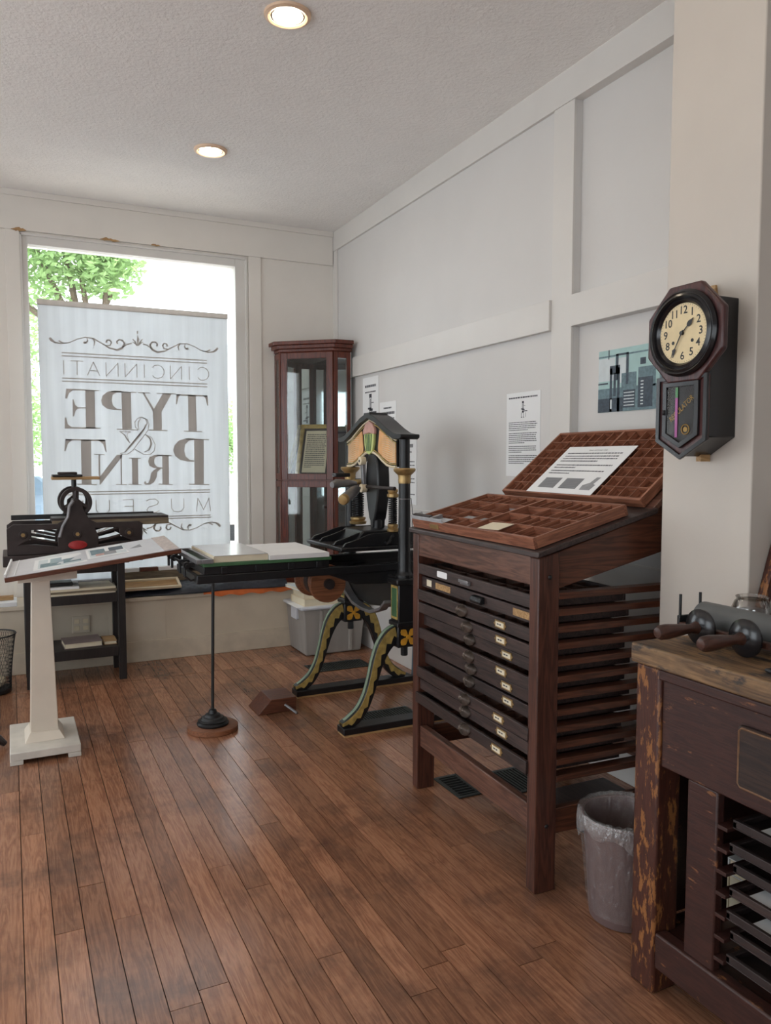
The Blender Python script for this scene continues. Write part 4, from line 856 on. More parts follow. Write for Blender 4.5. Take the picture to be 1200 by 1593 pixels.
def side_frame(y0, y1):
    mb = MB()
    mb.prism([(-0.028,0.882),(0.80,0.882),(0.80,0.945),(0.64,0.945),(0.50,0.925),(0.28,0.925),(0.14,0.945),(-0.028,0.945)], 'y', y0, y1)
    mb.prism([(-0.028,0.94),(0.03,0.94),(0.115,0.985),(0.115,1.04),(0.30,1.04),(0.27,0.985),(0.27,0.92),(0.52,0.92),(0.52,0.985),(0.50,1.04),(0.65,1.04),(0.66,0.985),(0.74,0.94),(0.80,0.94),(0.805,1.06),(0.78,1.075),(0.51,1.075),(0.465,1.10),(0.430,1.17),(0.425,1.215),(0.39,1.245),(0.355,1.215),(0.350,1.17),(0.315,1.10),(0.27,1.075),(0.01,1.078),(-0.028,1.05)], 'y', y0, y1)
    mb.tube([(0.11,(y0+y1)/2,0.985),(0.285,(y0+y1)/2,0.945)], 0.011, 6); mb.tube([(0.13,(y0+y1)/2,1.035),(0.30,(y0+y1)/2,0.99)], 0.009, 6)
    mb.tube([(0.66,(y0+y1)/2,0.985),(0.50,(y0+y1)/2,0.945)], 0.011, 6); mb.tube([(0.65,(y0+y1)/2,1.035),(0.49,(y0+y1)/2,0.99)], 0.009, 6)
    return mb
part('side_frame', side_frame(5.47, 5.50), M['iron'], pp, 0.003); part('side_frame', side_frame(5.81, 5.84), M['iron'], pp, 0.003)
for x_, z_ in ((0.066,1.012),(0.713,1.002),(0.39,1.005)):
    q = part('axle_boss', MB().cyl((x_,5.455,z_), (x_,5.47,z_), 0.026, n=18), M['iron'], pp, 0.003); part('brass_nut', MB().cyl((x_,5.448,z_), (x_,5.455,z_), 0.013, n=6), M['brass'], q)
part('roller_axle', MB().cyl((0.39,5.455,1.21), (0.39,5.85,1.21), 0.016, n=12), M['iron'], pp)
part('rear_wheel_rim', MB().lathe([(0.094,-0.02),(0.100,-0.018),(0.100,0.018),(0.094,0.02),(0.080,0.018),(0.080,-0.018),(0.094,-0.02)], (0.39,5.78,1.21), (0,1,0), n=40), M['iron'], pp)
wh = MB(); wh.lathe([(0.094,-0.02),(0.100,-0.018),(0.100,0.018),(0.094,0.02),(0.074,0.018),(0.074,-0.018),(0.094,-0.02)], (0.39,5.525,1.21), (0,1,0), n=40)
part('wheel_rim', wh, M['iron'], pp)
for k in range(3):
    a = math.pi/2 + k*2*math.pi/3; part('wheel_spoke', MB().tube([(0.39,5.525,1.21), (0.39+0.08*math.cos(a),5.525,1.21+0.08*math.sin(a))], [0.018,0.020], 8), M['iron'], pp)
part('bed', MB().box(0.24, 0.985, 5.515, 5.795, 1.078, 1.108), M['iron'], pp, 0.003); part('bed_rail', MB().box(0.0, 0.93, 5.79, 5.808, 1.085, 1.118), M['black'], pp, 0.003)
part('bed_edge', MB().box(0.24, 0.985, 5.508, 5.515, 1.05, 1.092), M['grey_board'], pp, 0.002)
part('crank_arm', MB().tube([(0.37,5.45,1.225),(0.345,5.448,1.19),(0.335,5.446,1.12),(0.30,5.444,1.06),(0.28,5.442,0.99)], [0.013,0.011,0.010,0.009,0.012], 8), M['steel'], pp)
part('red_badge', MB().lathe([(0.058,0),(0.058,0.006),(0.052,0.009)], (0.39,5.466,0.933), (0,-1,0), n=32, sx=1.0, sy=0.5), M['red'], pp)
part('stem', MB().cyl((0.39,5.66,1.29), (0.39,5.66,1.358), 0.016, n=12), M['black'], pp)
tt = part('top_plank', MB().box(0.25, 0.55, 5.60, 5.72, 1.357, 1.377), M['tan_wood'], pp, 0.003)
part('ink_plate', MB().box(0.255, 0.44, 5.58, 5.74, 1.377, 1.392), M['black'], tt, 0.004); part('ink_knob', MB().box(0.29, 0.41, 5.61, 5.71, 1.392, 1.408), M['iron'], tt, 0.006)

# ------------------------------------------------------------------ white lectern
lc = thing('lectern', 'white wooden lectern with tapered post and slanted board of photographs', 'lectern', (0.12, 4.37, 0))
lx, ly = 0.124, 4.37
part('base', MB().box(-0.04, 0.285, 4.135, 4.605, 0.022, 0.062), M['marble'], lc, 0.004)
for x_ in (-0.04, 0.225):
    for y_ in (4.135, 4.545): part('base_foot', MB().box(x_, x_+0.06, y_, y_+0.06, 0, 0.022), M['marble'], lc, 0.002)
part('skirt', MB().hexa([(lx-0.095,ly-0.12,0.062),(lx+0.095,ly-0.12,0.062),(lx+0.095,ly+0.12,0.062),(lx-0.095,ly+0.12,0.062)], [(lx-0.07,ly-0.09,0.105),(lx+0.07,ly-0.09,0.105),(lx+0.07,ly+0.09,0.105),(lx-0.07,ly+0.09,0.105)]), M['white_lac'], lc, 0.003)
part('post', MB().hexa([(lx-0.066,ly-0.085,0.10),(lx+0.066,ly-0.085,0.10),(lx+0.066,ly+0.085,0.10),(lx-0.066,ly+0.085,0.10)], [(lx-0.040,ly-0.05,0.895),(lx+0.045,ly-0.05,0.905),(lx+0.045,ly+0.05,0.905),(lx-0.040,ly+0.05,0.895)]), M['white_lac'], lc, 0.003)
FL, FR, BL = Vector((-0.035,4.12,0.905)), Vector((0.80,4.12,1.005)), Vector((-0.005,4.575,0.926)); BR = Vector((0.80,4.575,1.030))
nz = (FR-FL).cross(BL-FL).normalized(); th = nz*0.026
def slab(name, a, b_, c, d, t0, t1, m, par, bev=0.002): return part(name, MB().hexa([p+nz*t0 for p in (a,b_,c,d)], [p+nz*t1 for p in (a,b_,c,d)]), m, par, bev)
def uv(s, t): return FL + (FR-FL)*s + (BL-FL)*t*(1-s) + (BR-FR)*t*s
part('cross_arm', MB().hexa([(0.02,4.30,0.872),(0.30,4.30,0.880),(0.30,4.44,0.880),(0.02,4.44,0.872)], [(0.02,4.30,0.897),(0.30,4.30,0.930),(0.30,4.44,0.936),(0.02,4.44,0.903)]), M['white_lac'], lc, 0.002)
slab('slant_board', FL, FR, BR, BL, 0.0, 0.022, M['red_block'], lc); slab('board_face', uv(0.004,0.01), uv(0.996,0.01), uv(0.996,0.99), uv(0.004,0.99), 0.022, 0.026, M['board_grey'], lc)
slab('stop_strip', uv(0.0,0.0), uv(0.012,0.0), uv(0.012,1), uv(0.0,1), 0.026, 0.040, M['paper'], lc); slab('stop_strip', uv(0.05,0.02), uv(0.056,0.02), uv(0.056,0.98), uv(0.05,0.98), 0.026, 0.029, M['paper'], lc)
slab('stone_strip', uv(0.90,0.015), uv(0.99,0.015), uv(0.99,0.985), uv(0.90,0.985), 0.026, 0.029, plain('speckled_strip', lin(196,184,178), 0.6, 0, 0.2, 60), lc)
def sheet(name, s0, s1, t0, t1, sk, label, h, m, gfx):
    a, b_, c, d = uv(s0, t0), uv(s1, t0+sk), uv(s1-0.03, t1+sk), uv(s0-0.0, t1)
    o = thing(name, label, 'photograph', tuple(a), 0, 'photographs on the lectern')
    part('sheet', MB().hexa([p+nz*h for p in (a,b_,c,d)], [p+nz*(h+0.0008) for p in (a,b_,c,d)]), M['paper'], o)
    def W_(p, q): return a + (b_-a)*p + (d-a)*q
    for k, (p0, p1, q0, q1, mm) in enumerate(gfx):
        part('picture_patch', MB().poly([W_(p0,q0)+nz*(h+0.0012+0.0002*k), W_(p1,q0)+nz*(h+0.0012+0.0002*k), W_(p1,q1)+nz*(h+0.0012+0.0002*k), W_(p0,q1)+nz*(h+0.0012+0.0002*k)]), M[mm], o)
sheet('photo_sheet', 0.15, 0.455, 0.10, 0.76, 0.06, 'large print with blue grey pictures on the lectern board', 0.0262, 'paper', [(0.08,0.92,0.08,0.9,'photo_light'),(0.12,0.5,0.15,0.5,'photo_mid'),(0.3,0.6,0.4,0.85,'car'),(0.55,0.88,0.2,0.6,'photo_mid')])
sheet('photo_sheet', 0.46, 0.71, 0.25, 0.88, 0.02, 'overlapping print with dark pictures on the lectern board', 0.0275, 'paper', [(0.06,0.94,0.08,0.92,'photo_light'),(0.1,0.45,0.3,0.85,'photo_mid'),(0.4,0.7,0.15,0.5,'grey_ink'),(0.55,0.9,0.45,0.85,'photo_dark'),(0.2,0.4,0.15,0.35,'pinkp')])
ob = solo('small_print', MB().hexa([p+nz*0.0262 for p in (uv(0.72,0.5),uv(0.80,0.5),uv(0.80,0.78),uv(0.72,0.78))], [p+nz*0.027 for p in (uv(0.72,0.5),uv(0.80,0.5),uv(0.80,0.78),uv(0.72,0.78))]), M['grey_ink'], 'small grey printed drawing on the lectern board', 'print', tuple(uv(0.66,0.45)), 'photographs on the lectern')

# ------------------------------------------------------------------ wire basket and a cast foot at the left edge
bk = thing('mesh_basket', 'black wire mesh waste basket at the left edge by the ledge', 'waste basket', (-0.145, 5.52, 0))
bx_, by_ = -0.145, 5.52
part('base_plate', MB().lathe([(0.115,0.004),(0.118,0.01),(0.118,0.03),(0.114,0.032)], (bx_,by_,0), n=28), M['mesh_black'], bk)
wm = MB()
for i in range(72):
    a = 2*math.pi*i/72
    for s_ in (1, -1): wm.tube([(bx_+0.117*math.cos(a), by_+0.117*math.sin(a), 0.03), (bx_+0.15*math.cos(a+s_*0.6), by_+0.15*math.sin(a+s_*0.6), 0.375)], 0.0011, 3)
o = part('wire_mesh', wm, M['mesh_black'], bk); o['kind'] = 'stuff'
part('rim_wire', MB().tube([(bx_+0.151*math.cos(2*math.pi*i/36), by_+0.151*math.sin(2*math.pi*i/36), 0.377) for i in range(36)], 0.005, 6, closed=True), M['mesh_black'], bk)
solo('crumpled_paper', MB().sphere((bx_+0.03,by_-0.02,0.075), 0.06, 0.05, 0.04, 10, 6), M['paper2'], 'crumpled paper at the bottom of the wire basket', 'paper', (bx_+0.03,by_-0.02,0.032))
solo('cast_iron_stand', MB().tube([(-0.25,4.42,0.12),(-0.15,4.42,0.095),(-0.09,4.43,0.045),(-0.062,4.435,0.016)], [0.03,0.028,0.022,0.014], 10), M['iron'], 'dark cast iron claw foot of a stand cut off by the left edge', 'stand', (-0.12,4.43,0))

# ------------------------------------------------------------------ type cabinet (local axes: x depth, y width)
W = 0.99; tc_ = thing('type_cabinet', 'dark wooden type cabinet with eleven case drawers and sloping top', 'cabinet', (1.585, 2.108, 0), R(-2.6))
def cp(name, mb, m, bev=0.002, par=None, label=None): return part(name, mb, M[m], par or tc_, bev, label, world=False)
PD, PWd = 0.085, 0.055
for y_ in (0, W-PWd):
    cp('post', MB().prism([(0,0),(PD,0),(PD,1.185),(0,1.165)], 'y', y_, y_+PWd), 'cabinet', 0.004)
    cp('post', MB().prism([(0.80,0),(0.86,0),(0.86,1.58),(0.80,1.55)], 'y', y_, y_+PWd), 'cabinet', 0.004)
    sy = y_ + 0.012
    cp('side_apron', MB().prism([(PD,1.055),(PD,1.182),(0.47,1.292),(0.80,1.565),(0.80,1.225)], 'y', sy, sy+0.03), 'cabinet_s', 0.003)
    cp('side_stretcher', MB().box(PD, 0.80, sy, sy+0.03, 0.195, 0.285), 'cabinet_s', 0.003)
    for z_ in (1.10, 0.235): cp('bolt_head', MB().sphere((0.045, y_-0.001 if y_ == 0 else y_+PWd, z_), 0.008, 0.005, 0.008, 10, 6), 'black', 0)
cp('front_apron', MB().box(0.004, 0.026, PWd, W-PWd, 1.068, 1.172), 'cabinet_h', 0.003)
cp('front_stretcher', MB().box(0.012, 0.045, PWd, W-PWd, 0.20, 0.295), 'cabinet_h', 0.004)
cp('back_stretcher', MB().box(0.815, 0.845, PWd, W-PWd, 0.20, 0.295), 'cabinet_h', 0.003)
SL = 0.27
def zt(x): return 1.172 + SL*x
cp('top_board', MB().prism([(-0.015,zt(-0.015)),(0.49,zt(0.49)),(0.49,zt(0.49)+0.02),(-0.015,zt(-0.015)+0.02)], 'y', -0.018, W+0.012), 'drawer', 0.004)
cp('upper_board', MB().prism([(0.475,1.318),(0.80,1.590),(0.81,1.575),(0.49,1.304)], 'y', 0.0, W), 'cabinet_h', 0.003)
offx = [0.004,0.020,0.0,0.004,0.030,0.006,0.030,0.036,-0.004,0.012,-0.010]
ZD = [1.034 - 0.0580*k for k in range(11)]
rl = MB().box(PD, 0.80, 0.0, 0.046, -0.011, 0.011)
run0 = None
for k in range(-1, 11):
    z_ = ZD[0] - 0.0590 - 0.058*k
    for y_ in (0.0, W-0.046):
        if run0 is None: run0 = cp('runner', rl, 'cabinet_s', 0.001); o = run0
        else: o = run0.copy(); COL.objects.link(o); o.parent = tc_
        o.location = (0, y_, z_)
c_y0, c_y1, c_d, c_h = 0.049, W-0.049, 0.405, 0.046
cb = MB(); cb.box(0, 0.014, c_y0, c_y1, 0, c_h); cb.box(c_d-0.01, c_d, c_y0, c_y1, 0, c_h-0.006); cb.box(0.014, c_d-0.01, c_y0, c_y0+0.01, 0, c_h-0.006); cb.box(0.014, c_d-0.01, c_y1-0.01, c_y1, 0, c_h-0.006); cb.box(0.014, c_d-0.01, c_y0+0.01, c_y1-0.01, 0, 0.006)
dvx = MB().box(0.015, c_d-0.011, -0.002, 0.002, 0.006, c_h-0.012); dvy = MB().box(-0.002, 0.002, c_y0+0.011, c_y1-0.011, 0.006, c_h-0.012)
first = None; SH = {}
def shared(key, name, mb, mat, parent, loc, bev=0, label=None):
    if key not in SH: o = link(name, mb, mat, parent, bev, world=False); SH[key] = o
    else: o = SH[key].copy(); COL.objects.link(o); o.parent = parent
    o.location = loc
    if label: o['label'] = label
    return o
knob = MB().lathe([(0.040,0.0),(0.040,0.004),(0.035,0.011),(0.033,0.007),(0.029,0.016),(0.026,0.012),(0.021,0.021),(0.018,0.017),(0.013,0.024),(0.009,0.021),(0.001,0.026)], (0,0,0), (-0.75,0,0.35), n=24, sx=0.62, sy=1.0)
lab = MB(); lab.box(-0.0025, 0, -0.034, 0.034, -0.014, 0.014); lab.prism([(-0.034,-0.007),(-0.043,0.0),(-0.034,0.007)], 'x', -0.0025, 0); lab.prism([(0.034,-0.007),(0.043,0.0),(0.034,0.007)], 'x', -0.0025, 0)
card = MB().box(-0.0035, -0.0024, -0.027, 0.027, -0.009, 0.009)
ctx = MB(); text_rows(ctx, (-0.0038, 0.018, 0.003), (0,-1,0), (0,0,1), 0.036, 1, 0, 0.005, random.Random(3), False)
for k in range(11):
    z_ = ZD[k]-c_h
    d = shared('case', 'case_drawer', cb, [M['drawer']], tc_, (offx[k], 0, z_), 0.002)
    for y_ in (0.33, 0.51, 0.64, 0.72, 0.80, 0.88): shared('dvx', 'divider', dvx, M['drawer_in'], d, (0, W-y_, 0))
    for x_ in (0.09, 0.17, 0.25, 0.33): shared('dvy', 'divider', dvy, M['drawer_in'], d, (x_, 0, 0))
    ky = 0.50 + 0.012*((k*7) % 5 - 2)
    if k == 0:
        pm = MB(); pm.box(-0.012, -0.001, 0.465, 0.535, 0.014, 0.032); pm.box(-0.018, -0.012, 0.462, 0.538, 0.022, 0.034)
        part('pull', pm, M['steel'], d, 0.002, 'flat steel pull', world=False); part('name_label', MB().prism([(0.665,0.014),(0.665,0.034),(0.672,0.037),(0.748,0.037),(0.755,0.034),(0.755,0.014),(0.748,0.011),(0.672,0.011)], 'x', -0.0015, 0.0), M['paper'], d, 0, 'white paper label', world=False)
    elif k == 1:
        part('pull', MB().prism([(0.0,0.012),(-0.020,0.010),(-0.026,0.022),(-0.018,0.036),(0.0,0.040)], 'y', 0.385, 0.465), M['black'], d, 0.004, 'black cup pull', world=False)
        part('name_label', MB().box(-0.0015, 0, 0.665, 0.80, 0.010, 0.036), M['tan_wood'], d, 0, 'buff paper strip', world=False); part('name_label', MB().box(-0.0015, 0, 0.07, 0.185, 0.010, 0.036), M['tan_wood'], d, 0, 'buff paper strip', world=False); part('name_label', MB().box(-0.0015, 0, 0.84, 0.885, 0.010, 0.038), M['paper2'], d, world=False)
    else:
        shared('knob', 'pull', knob, M['bronze'], d, (-0.001, ky, c_h*0.5))
        shared('lab', 'label_holder', lab, M['brass'], d, (0, 0.24, c_h*0.5)); shared('card', 'label_card', card, M['paper2'], d, (0, 0.24, c_h*0.5)); shared('ctx', 'label_print', ctx, M['ink'], d, (0, 0.24, c_h*0.5))
# dark flat slab and paper lying under the cabinet
solo('floor_board', MB().box(2.03, 2.46, 2.17, 2.76, 0.001, 0.012), M['drawer'], 'dark flat slab on the floor under the type cabinet', 'board', (2.25,2.46,0.001), bevel=0.002)
solo('floor_paper', MB().box(-0.11, 0.11, -0.15, 0.15, 0, 0.0012), M['paper'], 'white paper on the dark slab under the type cabinet', 'paper', None); bpy.data.objects['floor_paper'].location = (2.27, 2.40, 0.0125); bpy.data.objects['floor_paper'].rotation_euler.z = R(-60)

# two type cases on the sloping top; built flat (x depth, y width) then tilted
def type_case(name, label, loc, tilt, w, d, h, rows, cols_left, cols_right, split, irregular=None):
    t = thing(name, label, 'type case', loc, 0, 'type cases on the cabinet top'); t.rotation_euler = (0, -tilt, R(-2.6))
    P = lambda nm, mb, m, bev=0.0015: part(nm, mb, M[m], t, bev, world=False)
    P('bottom', MB().box(0.006, d-0.006, 0.006, w-0.006, 0.0, 0.006), 'case_in', 0)
    P('front_rail', MB().box(0, 0.014, 0, w, 0, h), 'case'); P('back_rail', MB().box(d-0.012, d, 0, w, 0, h), 'case')
    P('side_rail', MB().box(0.014, d-0.012, 0, 0.012, 0, h), 'case_x'); P('side_rail', MB().box(0.014, d-0.012, w-0.012, w, 0, h), 'case_x')
    yc = w*split; P('centre_bar', MB().box(0.014, d-0.012, yc-0.007, yc+0.007, 0.006, h-0.001), 'case_x')
    dh = h-0.004; x0, x1 = 0.014, d-0.012
    halves = [(yc+0.007, w-0.012), (0.012, yc-0.007)]      # far (left in view), near
    if irregular is None:
        for i in range(1, rows):
            x = x0+(x1-x0)*i/rows
            for a, b_ in halves: P('divider', MB().box(x-0.002, x+0.002, a, b_, 0.006, dh), 'case', 0)
        for (a, b_), n in zip(halves, (cols_left, cols_right)):
            for j in range(1, n):
                y = a+(b_-a)*j/n; P('divider', MB().box(x0, x1, y-0.002, y+0.002, 0.006, dh-0.001), 'case_x', 0)
    else:
        for (a, b_), spec in zip(halves, irregular):
            for (f0, f1, n, wts) in spec:
                xa, xb = x0+(x1-x0)*f0, x0+(x1-x0)*f1
                if f1 < 1: P('divider', MB().box(xb-0.002, xb+0.002, a, b_, 0.006, dh), 'case', 0)
                tot = sum(wts); acc = 0
                for q in wts[:-1]:
                    acc += q; y = b_-(b_-a)*acc/tot; P('divider', MB().box(xa+0.002, xb-0.002, y-0.002, y+0.002, 0.006, dh-0.001), 'case_x', 0)
    return t
lo_t = math.atan(SL)
Rz = Matrix.Rotation(R(-2.6), 3, 'Z')
def cab(x, y, z): v = Rz @ Vector((x, y, z)); return (1.585+v.x, 2.108+v.y, z)
lower = type_case('lower_type_case', 'lower wooden type case lying on the sloping cabinet top', cab(-0.004, 0.018, zt(0)+0.0215), lo_t, 0.955, 0.405, 0.040, 5, 0, 0, 0.50,
    irregular=[[(0,0.22,0,[1.4,1,1,1.2,1.6]),(0.22,0.48,0,[1,1.6,2.2,1.4]),(0.48,0.76,0,[1,2.0,1.6,1.9]),(0.76,1.0,0,[1,1,1,1,1,1,1])],
               [(0,0.26,0,[2.2,1.2,1.6]),(0.26,0.52,0,[2.4,1,1,1,1,1]),(0.52,0.76,0,[2.4,1.6,1,1,.6,.6]),(0.76,1.0,0,[1,1,1,1,1,1,1,1])]])
part('label_holder', MB().box(-0.003, 0.0, 0.70, 0.78, 0.010, 0.030), M['brass'], lower, 0.001, world=False)
for (x0, x1, y0, y1) in ((0.30,0.345,0.52,0.66),(0.10,0.16,0.52,0.72)): part('loose_type', MB().box(x0, x1, y0, y1, 0.006, 0.022), M['grey_ink'], lower, 0.003, world=False)
upper = type_case('upper_type_case', 'upper wooden type case with small even boxes, standing steeply at the back', cab(0.473, 0.035, 1.3225), R(39.9), 0.935, 0.425, 0.036, 7, 7, 7, 0.50)
def on_case(t, name, mb, m, label, cat, x, y, z, rz=0, group=None):
    o = tag(link(name, mb, m), label, cat, group); o.matrix_world = Matrix.Translation(t.location) @ t.rotation_euler.to_matrix().to_4x4() @ Matrix.Translation((x, y, z)) @ Matrix.Rotation(rz, 4, 'Z'); return o
sc_ = thing('explanation_card', 'white card with three small pictures lying on the upper type case', 'card', (0,0,0))
sc_.matrix_world = Matrix.Translation(upper.location) @ upper.rotation_euler.to_matrix().to_4x4() @ Matrix.Translation((0.006, 0.285, 0.0368))
cw, chh = 0.45, 0.305
part('sheet', MB().box(0, chh, 0, cw, 0, 0.0012), M['paper'], sc_, world=False)
mb = text_mb('Upper and Lower Case', 0.013, (0,-1,0), (1,0,0), (chh-0.025, cw*0.5, 0.0016)); part('printed_title', mb, M['ink'], sc_, world=False)
mb = MB(); r3 = random.Random(9)
for xt, n in ((0.262,1),(0.243,3),(0.183,2),(0.145,2)): text_rows(mb, (xt, cw-0.035, 0.0016), (0,-1,0), (1,0,0), cw-0.07, n, 0.0165, 0.0065, r3, n > 1)
o = part('printed_text', mb, M['ink'], sc_, world=False); o['kind'] = 'stuff'
for y_, ww in ((0.395, 0.115), (0.245, 0.115)):
    d_ = part('case_diagram', MB().box(0.03, 0.095, y_-ww, y_, 0.0013, 0.0017), M['grey_ink'], sc_, world=False); g_ = MB()
    for i in range(6): g_.poly([(0.033+i*0.0105, y_-ww, 0.002), (0.033+i*0.0105, y_, 0.002), (0.0345+i*0.0105, y_, 0.002), (0.0345+i*0.0105, y_-ww, 0.002)])
    for i in range(11): g_.poly([(0.03, y_-ww+i*ww/10, 0.002), (0.03, y_-ww+i*ww/10+0.0015, 0.002), (0.095, y_-ww+i*ww/10+0.0015, 0.002), (0.095, y_-ww+i*ww/10, 0.002)])
    o = part('diagram_lines', g_, M['ink'], d_, world=False); o['kind'] = 'stuff'
part('cabinet_drawing', MB().prism([(0.028,0.10),(0.028,0.035),(0.06,0.028),(0.065,0.045),(0.105,0.035),(0.105,0.06),(0.07,0.072),(0.065,0.085),(0.055,0.105)], 'z', 0.0013, 0.0017), M['grey_ink'], sc_, world=False)
cs = thing('composing_stick', 'steel composing stick resting on the front left of the lower case', 'composing stick', (0,0,0))
cs.matrix_world = Matrix.Translation(lower.location) @ lower.rotation_euler.to_matrix().to_4x4() @ Matrix.Translation((0.008, 0.655, 0.0405))
mb = MB(); mb.box(-0.01, 0.045, 0, 0.295, 0, 0.002); mb.box(-0.01, -0.007, 0, 0.295, 0.002, 0.016); mb.box(-0.01, 0.045, 0.288, 0.295, 0.002, 0.016)
part('stick_body', mb, plain('bright_steel', lin(186,187,190), 0.3, 0.3, 0.15, 30), cs, 0.001, world=False); part('knee', MB().box(-0.007, 0.045, 0.09, 0.112, 0.002, 0.018), M['steel'], cs, 0.002, world=False)
part('set_type', MB().box(-0.006, 0.010, 0.115, 0.28, 0.002, 0.022), M['iron'], cs, 0.001, world=False)
on_case(lower, 'index_card', MB().box(0, 0.075, 0, 0.135, 0, 0.001), M['paper2'], 'small cream card lying on the near half of the lower case', 'card', 0.02, 0.25, 0.0405, 0.08)

# ------------------------------------------------------------------ waste bin with plastic liner
tb = thing('waste_bin', 'mauve plastic waste bin with clear liner under the type cabinet corner', 'waste bin', (1.778, 1.888, 0)); tx, ty = 1.778, 1.888
part('bin', MB().lathe([(0.002,0.012),(0.098,0.012),(0.102,0.0),(0.108,0.004),(0.134,0.335),(0.140,0.342),(0.136,0.346),(0.130,0.342),(0.104,0.018),(0.002,0.018)], (tx,ty,0), n=40), M['trash'], tb)
rl_ = random.Random(4); ln = MB(); n_ = 64; rows_ = [(0.114,0.03,0.002),(0.122,0.09,0.002),(0.128,0.16,0.002),(0.134,0.23,0.003),(0.141,0.28,0.005),(0.145,0.32,0.005),(0.146,0.352,0.003),(0.138,0.357,0.002),(0.126,0.345,0.003),(0.122,0.28,0.006),(0.112,0.18,0.008)]
vv = []
for (r_, z_, am) in rows_:
    for j in range(n_): vv.append((tx+(r_+rl_.uniform(-am,am))*math.cos(2*math.pi*j/n_), ty+(r_+rl_.uniform(-am,am))*math.sin(2*math.pi*j/n_), z_ + (rl_.uniform(-0.006,0.006) if 0.06 < z_ < 0.37 else 0)))
ln.add(vv, [(i*n_+j, i*n_+(j+1) % n_, (i+1)*n_+(j+1) % n_, (i+1)*n_+j) for i in range(len(rows_)-1) for j in range(n_)])
part('liner_bag', ln, M['liner'], tb, label='clear crinkled bag', sharp=60)
cf = MB(); vv = []; rw = [(0.147,0.355),(0.152,0.32),(0.150,0.295),(0.145,0.275)]
for i, (r_, z_) in enumerate(rw):
    for j in range(n_):
        a = 2*math.pi*j/n_; q = 0.03*math.sin(a*2.0+1)+0.012*math.sin(a*7); vv.append((tx+(r_+rl_.uniform(-.004,.004))*math.cos(a), ty+(r_+rl_.uniform(-.004,.004))*math.sin(a), z_+q*(i/3.0)))
cf.add(vv, [(i*n_+j, i*n_+(j+1) % n_, (i+1)*n_+(j+1) % n_, (i+1)*n_+j) for i in range(len(rw)-1) for j in range(n_)])
part('liner_cuff', cf, film('bag_film_folded', 0.62, 0.55), tb, label='folded-over bag edge', sharp=60)
# ------------------------------------------------------------------ old workbench
wbn = thing('workbench', 'old worn wooden workbench with chipped dark paint and one drawer', 'workbench', (1.95, 1.0, 0))
BX0, BX1, BY0, BY1, BZ = 1.575, 2.30, 0.25, 1.652, 0.985
tw = (BX1-BX0+0.02)/4
for i in range(4): part('top_plank', MB().box(BX0-0.012+tw*i+0.001, BX0-0.012+tw*(i+1)-0.001, BY0, BY1, BZ-0.055+0.001*(i % 2), BZ-0.0015*(i % 2)), M['bench_top'], wbn, 0.006)
for (x_, y_) in ((BX0+0.004, BY1-0.098), (BX1-0.10, BY1-0.098), (BX0+0.004, BY0+0.01), (BX1-0.10, BY0+0.01)): part('leg', MB().hexa([(x_,y_,0),(x_+0.088,y_,0),(x_+0.088,y_+0.09,0),(x_,y_+0.09,0)], [(x_,y_,BZ-0.056),(x_+0.088,y_,BZ-0.056),(x_+0.088,y_+0.09,BZ-0.056),(x_,y_+0.09,BZ-0.056)]), M['bench_leg'], wbn, 0.008)
part('front_apron', MB().box(BX0+0.014, BX0+0.042, BY0+0.10, BY1-0.098, 0.655, BZ-0.056), M['bench'], wbn, 0.004)
part('top_rail', MB().box(BX0-0.004, BX0+0.014, BY0+0.05, BY1-0.10, BZ-0.085, BZ-0.056), M['bench'], wbn, 0.004)
part('end_apron', MB().box(BX0+0.092, BX1-0.10, BY1-0.06, BY1-0.035, 0.70, BZ-0.056), M['bench'], wbn, 0.003)
part('added_dark_panel', MB().box(BX0+0.115, BX1-0.10, BY1-0.034, BY1-0.020, 0.17, BZ-0.056), M['bench'], wbn)  # dark sheet added so the space under the bench looks dark
part('back_panel', MB().box(BX1-0.03, BX1-0.012, BY0+0.10, BY1-0.10, 0.10, BZ-0.056), M['bench'], wbn)
part('front_stretcher', MB().box(BX0+0.006, BX0+0.05, BY0+0.10, BY1-0.098, 0.08, 0.182), M['bench'], wbn, 0.006)
part('end_stretcher', MB().box(BX0+0.092, BX1-0.10, BY1-0.08, BY1-0.04, 0.08, 0.17), M['bench'], wbn, 0.004)
part('bottom_shelf', MB().box(BX0+0.05, BX1-0.04, BY0+0.1, BY1-0.085, 0.15, 0.172), M['bench'], wbn, 0.003)
for y_ in (1.365, 0.62): part('rack_post', MB().box(BX0+0.018, BX0+0.046, y_, y_+0.098, 0.175, 0.656), M['bench'], wbn, 0.005)
dw = part('drawer', MB().box(BX0-0.002, BX0+0.016, 0.86, 1.298, 0.698, 0.856), M['bench_drawer'], wbn, 0.014, seg=3)
rim = [(0.866,0.850),(1.285,0.850),(1.292,0.842),(1.292,0.712),(1.285,0.704),(0.866,0.704)]
part('worn_edge', MB().tube([(BX0-0.001, a, b_) for a, b_ in rim], 0.0030, 6, closed=True), plain('bare_wood_edge', lin(112,80,54), 0.6, 0, 0.25, 60), dw)
part('drawer_knob', MB().lathe([(0.012,0),(0.010,0.012),(0.020,0.024),(0.018,0.034),(0.004,0.038)], (BX0-0.002,1.08,0.777), (-1,0,0), n=18), M['bench_leg'], dw)
zs = [0.225+0.058*i for i in range(7)]
for z_ in zs:
    for (a, c) in ((1.335, 1.366), (0.717, 0.748)): part('rack_cleat', MB().box(BX0+0.02, BX1-0.06, a, c, z_-0.010, z_), M['bench'], wbn, 0.001)
gl = [(0.0,'iron'),(0.012,'drawer'),(-0.004,'iron'),(0.004,'drawer'),(0.016,'iron'),(0.0,'iron'),(0.01,'iron')]
names = ['lowest','second lowest','third lowest','middle','third highest','second highest','highest']
